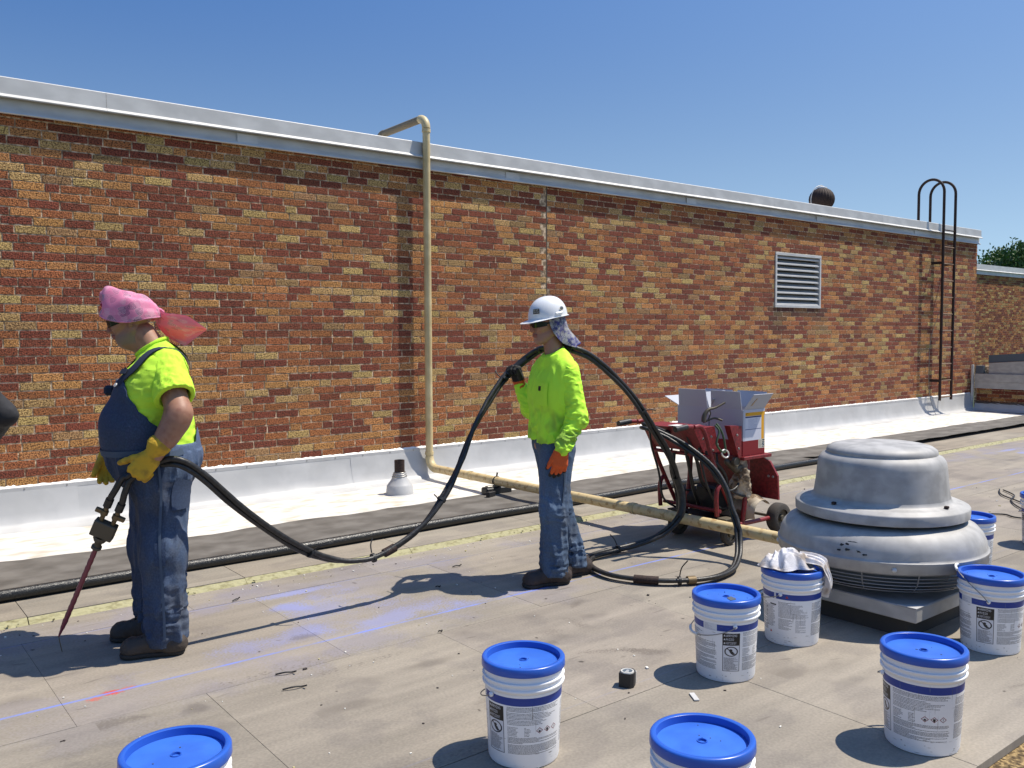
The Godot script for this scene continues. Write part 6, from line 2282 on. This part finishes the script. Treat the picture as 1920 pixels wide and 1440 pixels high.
func build_worker_right() -> void:
	var t := person("young man in white hard hat, neon long-sleeved shirt and jeans shouldering the hose", Vector3(3.68, 0, -4.10), Vector3(-0.183, 0, 0.983), Vector3(-0.983, 0, -0.183))
	var torso := [
		[Vector3(-0.055, 0.86, 0.08), Vector3(0.055, 0.86, 0.08), 0.128, 0.128],
		[Vector3(-0.05, 0.98, 0.078), Vector3(0.05, 0.98, 0.078), 0.125, 0.125],
		[Vector3(-0.075, 1.12, 0.072), Vector3(0.075, 1.12, 0.072), 0.125, 0.125],
		[Vector3(-0.085, 1.22, 0.068), Vector3(0.085, 1.22, 0.068), 0.124, 0.124],
		[Vector3(-0.125, 1.315, 0.06), Vector3(0.125, 1.315, 0.06), 0.082, 0.082],
		[Vector3(-0.06, 1.375, 0.055), Vector3(0.06, 1.375, 0.055), 0.066, 0.066],
		[Vector3(0, 1.38, 0.06), Vector3(-0.008, 1.45, 0.07), 0.085, 0.062],
	]
	var hx := Transform3D(Basis(Vector3.UP, 0.0) * Basis(Vector3.RIGHT, 0.06), Vector3(-0.035, 1.603, 0.098))
	var skin := Color(0.33, 0.165, 0.112)
	var b := mb(skin)
	var flesh := []
	for q in torso.slice(0, 5):
		flesh.append([q[0], q[1], q[2] - 0.025, q[3] - 0.025])
	flesh += [[Vector3(0, 1.36, 0.06), Vector3(-0.025, 1.53, 0.078), 0.056, 0.054], [Vector3(0.165, 1.30, 0.06), Vector3(0.225, 1.02, 0.04), 0.05, 0.042], [Vector3(0.225, 1.02, 0.04), Vector3(0.235, 0.86, 0.155), 0.042, 0.03], [Vector3(-0.165, 1.30, 0.075), Vector3(-0.235, 1.06, 0.11), 0.05, 0.042], [Vector3(-0.235, 1.06, 0.11), Vector3(-0.285, 1.215, 0.16), 0.042, 0.03], [Vector3(0.08, 0.84, 0.09), Vector3(0.115, 0.46, 0.14), 0.075, 0.055], [Vector3(0.115, 0.46, 0.14), Vector3(0.13, 0.1, 0.15), 0.055, 0.042], [Vector3(-0.075, 0.83, 0.05), Vector3(-0.04, 0.44, 0.02), 0.075, 0.055], [Vector3(-0.04, 0.44, 0.02), Vector3(0.0, 0.1, -0.09), 0.055, 0.042]]
	sdf(b, flesh, 0.03, 0.0125)
	b.xf = hx
	sdf(b, head_bones(), 0.02, 0.0036, {"tint": face_tint(skin, Color(0.3, 0.2, 0.15), 0.15)})
	put(b.mesh(), "body", M.skin, t)
	# long-sleeved neon shirt
	var neon := Color(0.52, 0.94, 0.05)
	var shirt_dirt := cloth_tint(neon, Color(0.16, 0.24, 0.04), 4, 6.0, 0.6, 1.0, 1.18)  # olive dirt mottling, heavier low on the shirt
	b = mb(neon)
	var hem := func(p: Vector3) -> float:
		return maxf(0.895 + 0.012 * sin(p.z * 16.0 + p.x * 11.0) - 0.25 * clampf(p.z - 0.13, 0.0, 0.08) - p.y, (p - Vector3(-0.008, 1.437, 0.068)).dot(Vector3(0.0, 0.9, 0.43)))
	sdf(b, torso, 0.05, 0.008, {"amp": 0.014, "ns": Vector3(9, 5, 9), "oct": 2, "seed": 13, "ridge": true, "tint": shirt_dirt, "cut": hem, "weight": func(p: Vector3) -> float: return (0.5 + 0.9 * clampf((1.10 - p.y) * 5.0, 0.0, 1.0)) * clampf((p.distance_to(Vector3(0.075, 1.18, 0.20)) - 0.06) * 12.0, 0.1, 1.0)})
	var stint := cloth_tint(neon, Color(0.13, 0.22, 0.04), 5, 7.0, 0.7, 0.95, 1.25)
	var near := [[Vector3(0.145, 1.30, 0.06), Vector3(0.215, 1.03, 0.035), 0.074, 0.064], [Vector3(0.215, 1.03, 0.035), Vector3(0.236, 0.875, 0.145), 0.064, 0.048], [Vector3(0.236, 0.885, 0.137), Vector3(0.237, 0.862, 0.155), 0.048, 0.047]]
	var far := [[Vector3(-0.145, 1.30, 0.075), Vector3(-0.235, 1.06, 0.105), 0.07, 0.06], [Vector3(-0.235, 1.06, 0.105), Vector3(-0.282, 1.20, 0.155), 0.058, 0.044]]
	for q in [near, far]:
		sdf(b, q, 0.03, 0.007, {"oct": 2, "amp": 0.013, "ns": Vector3(9, 14, 9), "seed": 17, "ridge": true, "tint": stint, "weight": func(p: Vector3) -> float: return 0.8 + 0.7 * clampf((1.08 - p.y) * 6.0, 0.0, 1.0)})
	var sh := put(b.mesh(), "shirt", M.neon, t)
	b = mb(neon * 0.85)
	b.tube(arc_pts(Vector3(-0.008, 1.434, 0.070), Vector3(0.065, 0, 0), Vector3(0, -0.028, 0.06), 0, TAU, 26), 0.008, 7, false)
	put(b.mesh(), "collar", M.neon, sh)
	b = mb(neon)
	strap(b, torso, 0.05, [Vector3(0.075, 1.245, 0.185), Vector3(0.075, 1.18, 0.195), Vector3(0.073, 1.105, 0.20)], 0.115, 0.003, 0.0045)
	var pk := put(b.mesh(), "pocket", M.neon, sh)
	b = mb()
	strap(b, torso, 0.05, [Vector3(0.05, 1.222, 0.19), Vector3(0.05, 1.195, 0.195)], 0.024, 0.003, 0.008)
	put(b.mesh(), "sewn_label", M.rust, pk)
	# jeans
	var den := Color(0.055, 0.092, 0.155)
	var legs := [
		[Vector3(-0.045, 0.88, 0.08), Vector3(0.045, 0.88, 0.08), 0.106, 0.106],
		[Vector3(0.062, 0.82, 0.085), Vector3(0.112, 0.46, 0.14), 0.112, 0.086],
		[Vector3(0.112, 0.46, 0.14), Vector3(0.13, 0.07, 0.15), 0.086, 0.083],
		[Vector3(-0.06, 0.81, 0.055), Vector3(-0.04, 0.44, 0.02), 0.11, 0.084],
		[Vector3(-0.04, 0.44, 0.02), Vector3(-0.002, 0.07, -0.09), 0.084, 0.083],
	]
	var wear := FastNoiseLite.new()
	wear.seed = 41
	wear.frequency = 3.6
	wear.fractal_octaves = 4
	b = mb(den)
	sdf(b, legs, 0.045, 0.008, {"amp": 0.018, "ns": Vector3(9, 2.6, 9), "folds": [[0.010, Vector3(6, 15, 6), func(p: Vector3) -> float: return 1.2 * clampf((0.34 - p.y) * 5.0, 0.0, 1.0) + 0.8 * exp(-pow((p.y - 0.44) * 8.0, 2.0)) + 0.1]], "seed": 22, "ridge": true, "oct": 2, "cut": func(p: Vector3) -> float: return maxf(0.062 - p.y, p.y - 0.965), "weight": func(p: Vector3) -> float: return 0.5 + 1.0 * clampf((0.32 - p.y) * 5.0, 0.0, 1.0) + 0.4 * exp(-pow((p.y - 0.46) * 7.0, 2.0)), "tint": func(p: Vector3) -> Color:
		var w := wear.get_noise_3dv(p * Vector3(1.2, 0.7, 1.2))
		var c := Color(den.r * (1.0 + 0.2 * w), den.g * (1.0 + 0.2 * w), den.b * (1.0 + 0.2 * w))
		c = c.lerp(Color(0.135, 0.205, 0.31), clampf(0.16 + w * 0.2 + 0.3 * exp(-pow((p.y - 0.55) * 3.4, 2.0)) * smoothstep(0.08, 0.2, p.z), 0.0, 0.6))
		return c.lerp(Color(0.10, 0.10, 0.10), clampf(wear.get_noise_3dv(p * 1.5 + Vector3(3, 9, 1)) * 1.0 - 0.08, 0.0, 0.35))})
	var je := put(b.mesh(), "jeans", M.denim, t)
	b = mb()
	strap(b, legs, 0.045, [Vector3(0.17, 0.86, 0.09), Vector3(0.19, 0.65, 0.11), Vector3(0.2, 0.52, 0.13)], 0.009, 0.004, 0.008)
	put(b.mesh(), "side_seam", M.seam, je)
	boots(t, [[Vector3(0.138, 0, 0.05), Vector3(0.098, 0, 0.35), Vector3(0.13, 0.14, 0.15)], [Vector3(-0.004, 0, -0.19), Vector3(0.035, 0, 0.10), Vector3(0.0, 0.14, -0.09)]], Color(0.04, 0.03, 0.026))
	# orange gloves with black palms
	for q in [[Vector3(0.237, 0.858, 0.158), Vector3(0.04, -0.975, 0.14), Vector3(-0.97, 0.0, -0.25), Vector3(-0.2, 0.1, 1), [0.22, 0.26, 0.3, 0.36], 0.5, 0.25, Vector3(-0.02, 0.9, -0.62)], [Vector3(-0.285, 1.222, 0.163), Vector3(-0.03, 0.95, 0.26), Vector3(0.3, 0.05, 0.95), Vector3(1, 0, -0.2), [1.0, 1.0, 1.02, 1.05], 0.7, 0.75, Vector3(0.3, -0.9, -0.3)]]:
		b = mb()
		var wr: Vector3 = q[0]
		var pn: Vector3 = q[2].normalized()
		var d: Vector3 = q[1].normalized()
		hand(b, wr, d, pn, q[3], q[4], {"scale": 1.06, "cuff": 0.022, "cr": 0.040, "cd": q[7], "thumb": q[5], "oppose": q[6], "tint": func(p: Vector3) -> Color:
			var r := p - wr
			return Color(0.014, 0.013, 0.014) if r.dot(pn) > 0.006 and r.dot(d) > 0.02 else Color(0.62, 0.10, 0.018)})
		put(b.mesh(), "glove", M.glove, t)
	glasses(t, hx)
	# hard hat with a longer peak in front
	b = mb()
	b.xf = hx * Transform3D(Basis(Vector3.RIGHT, 0.1), Vector3(0, 0.047, -0.008))
	var rows := []
	for i in 22:
		var l := []
		for k in 61:
			var a := TAU * k / 60.0
			var cs := cos(a)
			var sn := sin(a)
			var p: Vector3
			if i < 5:
				var w := i / 4.0
				var ext := (0.011 + 0.050 * pow(maxf(cs, 0.0), 1.6)) * (1.0 - w)
				p = Vector3(sn * (0.107 + ext * 0.9), -0.004 - ext * 0.22, cs * (0.128 + ext))
			else:
				var ph := (i - 4) / 17.0 * PI * 0.5
				var r := pow(cos(ph), 0.86)
				p = Vector3(sn * 0.107 * r, 0.128 * sin(ph), cs * 0.128 * r - 0.006 * sin(ph))
			l.append(p)
		rows.append(l)
	b.grid(rows, 0.003)
	var hat := put(b.mesh(), "hard_hat", M.helmet, t)
	b = mb()
	b.xf = hx * Transform3D(Basis(Vector3.RIGHT, 0.1), Vector3(0, 0.047, -0.008))
	for s in [-1.0, 1.0]:
		b.lathe([Vector2(0.012, 0.0), Vector2(0.011, 0.005), Vector2(0.0, 0.006)], 14, Vector3(s * 0.103, 0.045, -0.045), Basis(Vector3(0, 0, 1), -s * PI / 2))
	put(b.mesh(), "rivet", M.wire, hat)
	b = mb()
	b.xf = hx * Transform3D(Basis(Vector3.RIGHT, 0.1), Vector3(0, 0.047, -0.008))
	for s in [-1.0, 1.0]:
		b.box(Vector3(s * 0.107, 0.016, -0.02), Vector3(0.012, 0.018, 0.05), 0.004)
	put(b.mesh(), "accessory_slot", M.helmet, hat)
	var stick := []
	for i in 2:
		var l := []
		for k in 7:
			var a := lerpf(0.35, 0.72, k / 6.0)
			l.append(Vector3(sin(a) * 0.1085, 0.034 + i * 0.030, cos(a) * (0.1295 - i * 0.004)))
		stick.append(l)
	b = mb()
	b.xf = hx * Transform3D(Basis(Vector3.RIGHT, 0.1), Vector3(0, 0.047, -0.008))
	b.grid(stick, 0.002)
	var sti := put(b.mesh(), "sticker", M.black, hat)
	b = mb()
	b.xf = hx * Transform3D(Basis(Vector3.RIGHT, 0.1), Vector3(0, 0.047, -0.008))
	var gi := 0
	for ch in ["D", "J", "S"]:
		for k in 35:
			if GLYPH[ch][k] == "1":
				var a := 0.41 + gi * 0.10 + (k % 5) * 0.016
				var d := Vector3(sin(a), 0, cos(a))
				b.box(Vector3(sin(a) * 0.1095, 0.0595 - (k / 5) * 0.003, cos(a) * 0.1285), Vector3(0.0018, 0.003, 0.002), 0.0, Basis(Vector3.UP, a))
		gi += 1
	put(b.mesh(), "sticker_mark", M.metal, sti)
	# navy bandana under the hat, hanging over the neck
	rows = []
	for i in 14:
		var v := i / 13.0
		var l := []
		for k in 25:
			var a := lerpf(lerpf(1.12, 2.3, v * v), lerpf(TAU - 1.12, TAU - 2.3, v * v), k / 24.0)
			var back := maxf(0.0, -cos(a))
			var rad := 0.090 + 0.022 * v + 0.010 * sin(a * 8.0 + v * 3.0) * v
			l.append(Vector3(sin(a) * rad * (1.0 - 0.1 * v), 0.05 - 0.225 * v + 0.045 * v * back * back, cos(a) * (rad + 0.012) - back * 0.062 * v - 0.012 + 0.02 * sin(v * 5.0) * back * v))
		rows.append(l)
	b = mb()
	b.xf = hx
	b.grid(rows, 0.003, true)
	var ban := put(b.mesh(), "neck_bandana", M.navy, t)
	b = mb()
	b.xf = hx
	for s in [0, 13]:
		b.tube(rows[s], 0.006, 6)
	var fold := []
	for k in 12:
		fold.append(rows[3 + k * 6 / 11][3] * 1.0 + Vector3(0.006, 0.0, 0.0))
	b.tube(fold, 0.009, 6)
	put(b.mesh(), "hem", M.navyplain, ban)

func build_worker_edge() -> void:
	# only an elbow of this person reaches into the picture
	var t := person("person in a dark long-sleeved top, only an elbow showing at the left edge", Vector3(0.485, 0, -5.71), Vector3(-0.782, 0, -0.623), Vector3(0.623, 0, -0.782))
	var hx := Transform3D(Basis(), Vector3(0, 1.64, 0.02))
	var torso := [[Vector3(-0.06, 0.92, 0), Vector3(0.06, 0.92, 0), 0.13, 0.13], [Vector3(-0.07, 1.1, 0), Vector3(0.07, 1.1, 0), 0.13, 0.13], [Vector3(-0.09, 1.28, 0), Vector3(0.09, 1.28, 0), 0.125, 0.125], [Vector3(-0.13, 1.38, 0), Vector3(0.13, 1.38, 0), 0.08, 0.08], [Vector3(0, 1.42, 0), Vector3(0, 1.47, 0), 0.07, 0.06]]
	var arms := [[Vector3(-0.18, 1.38, 0), Vector3(-0.372, 1.11, 0.06), 0.07, 0.056], [Vector3(-0.372, 1.11, 0.06), Vector3(-0.20, 0.98, 0.24), 0.056, 0.042], [Vector3(0.18, 1.38, 0), Vector3(0.27, 1.1, 0.0), 0.07, 0.056], [Vector3(0.27, 1.1, 0.0), Vector3(0.25, 0.92, 0.14), 0.056, 0.042]]
	var legs := [[Vector3(-0.06, 0.92, 0), Vector3(0.06, 0.92, 0), 0.125, 0.125], [Vector3(0.09, 0.86, 0), Vector3(0.11, 0.48, 0.01), 0.11, 0.085], [Vector3(0.11, 0.48, 0.01), Vector3(0.12, 0.08, 0), 0.085, 0.07], [Vector3(-0.09, 0.86, 0), Vector3(-0.11, 0.48, 0.01), 0.11, 0.085], [Vector3(-0.11, 0.48, 0.01), Vector3(-0.12, 0.08, 0), 0.085, 0.07]]
	var b := mb(Color(0.42, 0.22, 0.15))
	var flesh := []
	for q in torso + arms + legs:
		flesh.append([q[0], q[1], q[2] - 0.022, q[3] - 0.022])
	flesh.append([Vector3(0, 1.42, 0), Vector3(0, 1.55, 0.01), 0.055, 0.054])
	sdf(b, flesh, 0.03, 0.018)
	b.xf = hx
	var plain := face_tint(Color(0.42, 0.22, 0.15), Color(0.2, 0.14, 0.1), 0.2)
	sdf(b, head_bones() + [[Vector3(0, 0.035, -0.035), Vector3(0, 0.05, 0.02), 0.084, 0.076, 0.01]], 0.02, 0.006, {"tint": func(p: Vector3) -> Color: return Color(0.03, 0.02, 0.014) if p.y > 0.045 - p.z * 0.35 + 0.05 * clampf(p.z * 20.0, 0.0, 1.0) or (p.z < -0.045 and p.y > -0.05) else plain.call(p)})
	put(b.mesh(), "body", M.skin, t)
	b = mb(Color(0.022, 0.023, 0.026))
	sdf(b, torso + arms, 0.04, 0.011, {"amp": 0.006, "ns": Vector3(8, 9, 8), "seed": 24, "ridge": true, "cut": func(p: Vector3) -> float: return 0.9 - p.y if absf(p.x) < 0.2 and p.z < 0.1 else -1.0})
	put(b.mesh(), "top", M.neon, t)
	b = mb(Color(0.06, 0.08, 0.12))
	sdf(b, legs, 0.04, 0.016, {"amp": 0.012, "ns": Vector3(8, 6, 8), "seed": 25, "ridge": true, "cut": func(p: Vector3) -> float: return 0.06 - p.y})
	put(b.mesh(), "trousers", M.denim, t)
	boots(t, [[Vector3(0.12, 0, -0.09), Vector3(0.14, 0, 0.2), Vector3(0.12, 0.14, 0)], [Vector3(-0.12, 0, -0.09), Vector3(-0.14, 0, 0.2), Vector3(-0.12, 0.14, 0)]], Color(0.05, 0.04, 0.03))
	for s in [[Vector3(-0.2, 0.98, 0.24), Vector3(0.7, -0.4, 0.5), Vector3(0, -0.5, -0.6), Vector3(0.3, 0.8, 0.2)], [Vector3(0.25, 0.92, 0.14), Vector3(-0.1, -0.8, 0.5), Vector3(-1, 0, 0), Vector3(0, 0.5, 0.8)]]:
		b = mb(Color(0.42, 0.22, 0.15))
		hand(b, s[0], s[1], s[2], s[3], [0.4, 0.4, 0.45, 0.5], {"cuff": 0.03, "cr": 0.032})
		put(b.mesh(), "glove", M.glove, t)
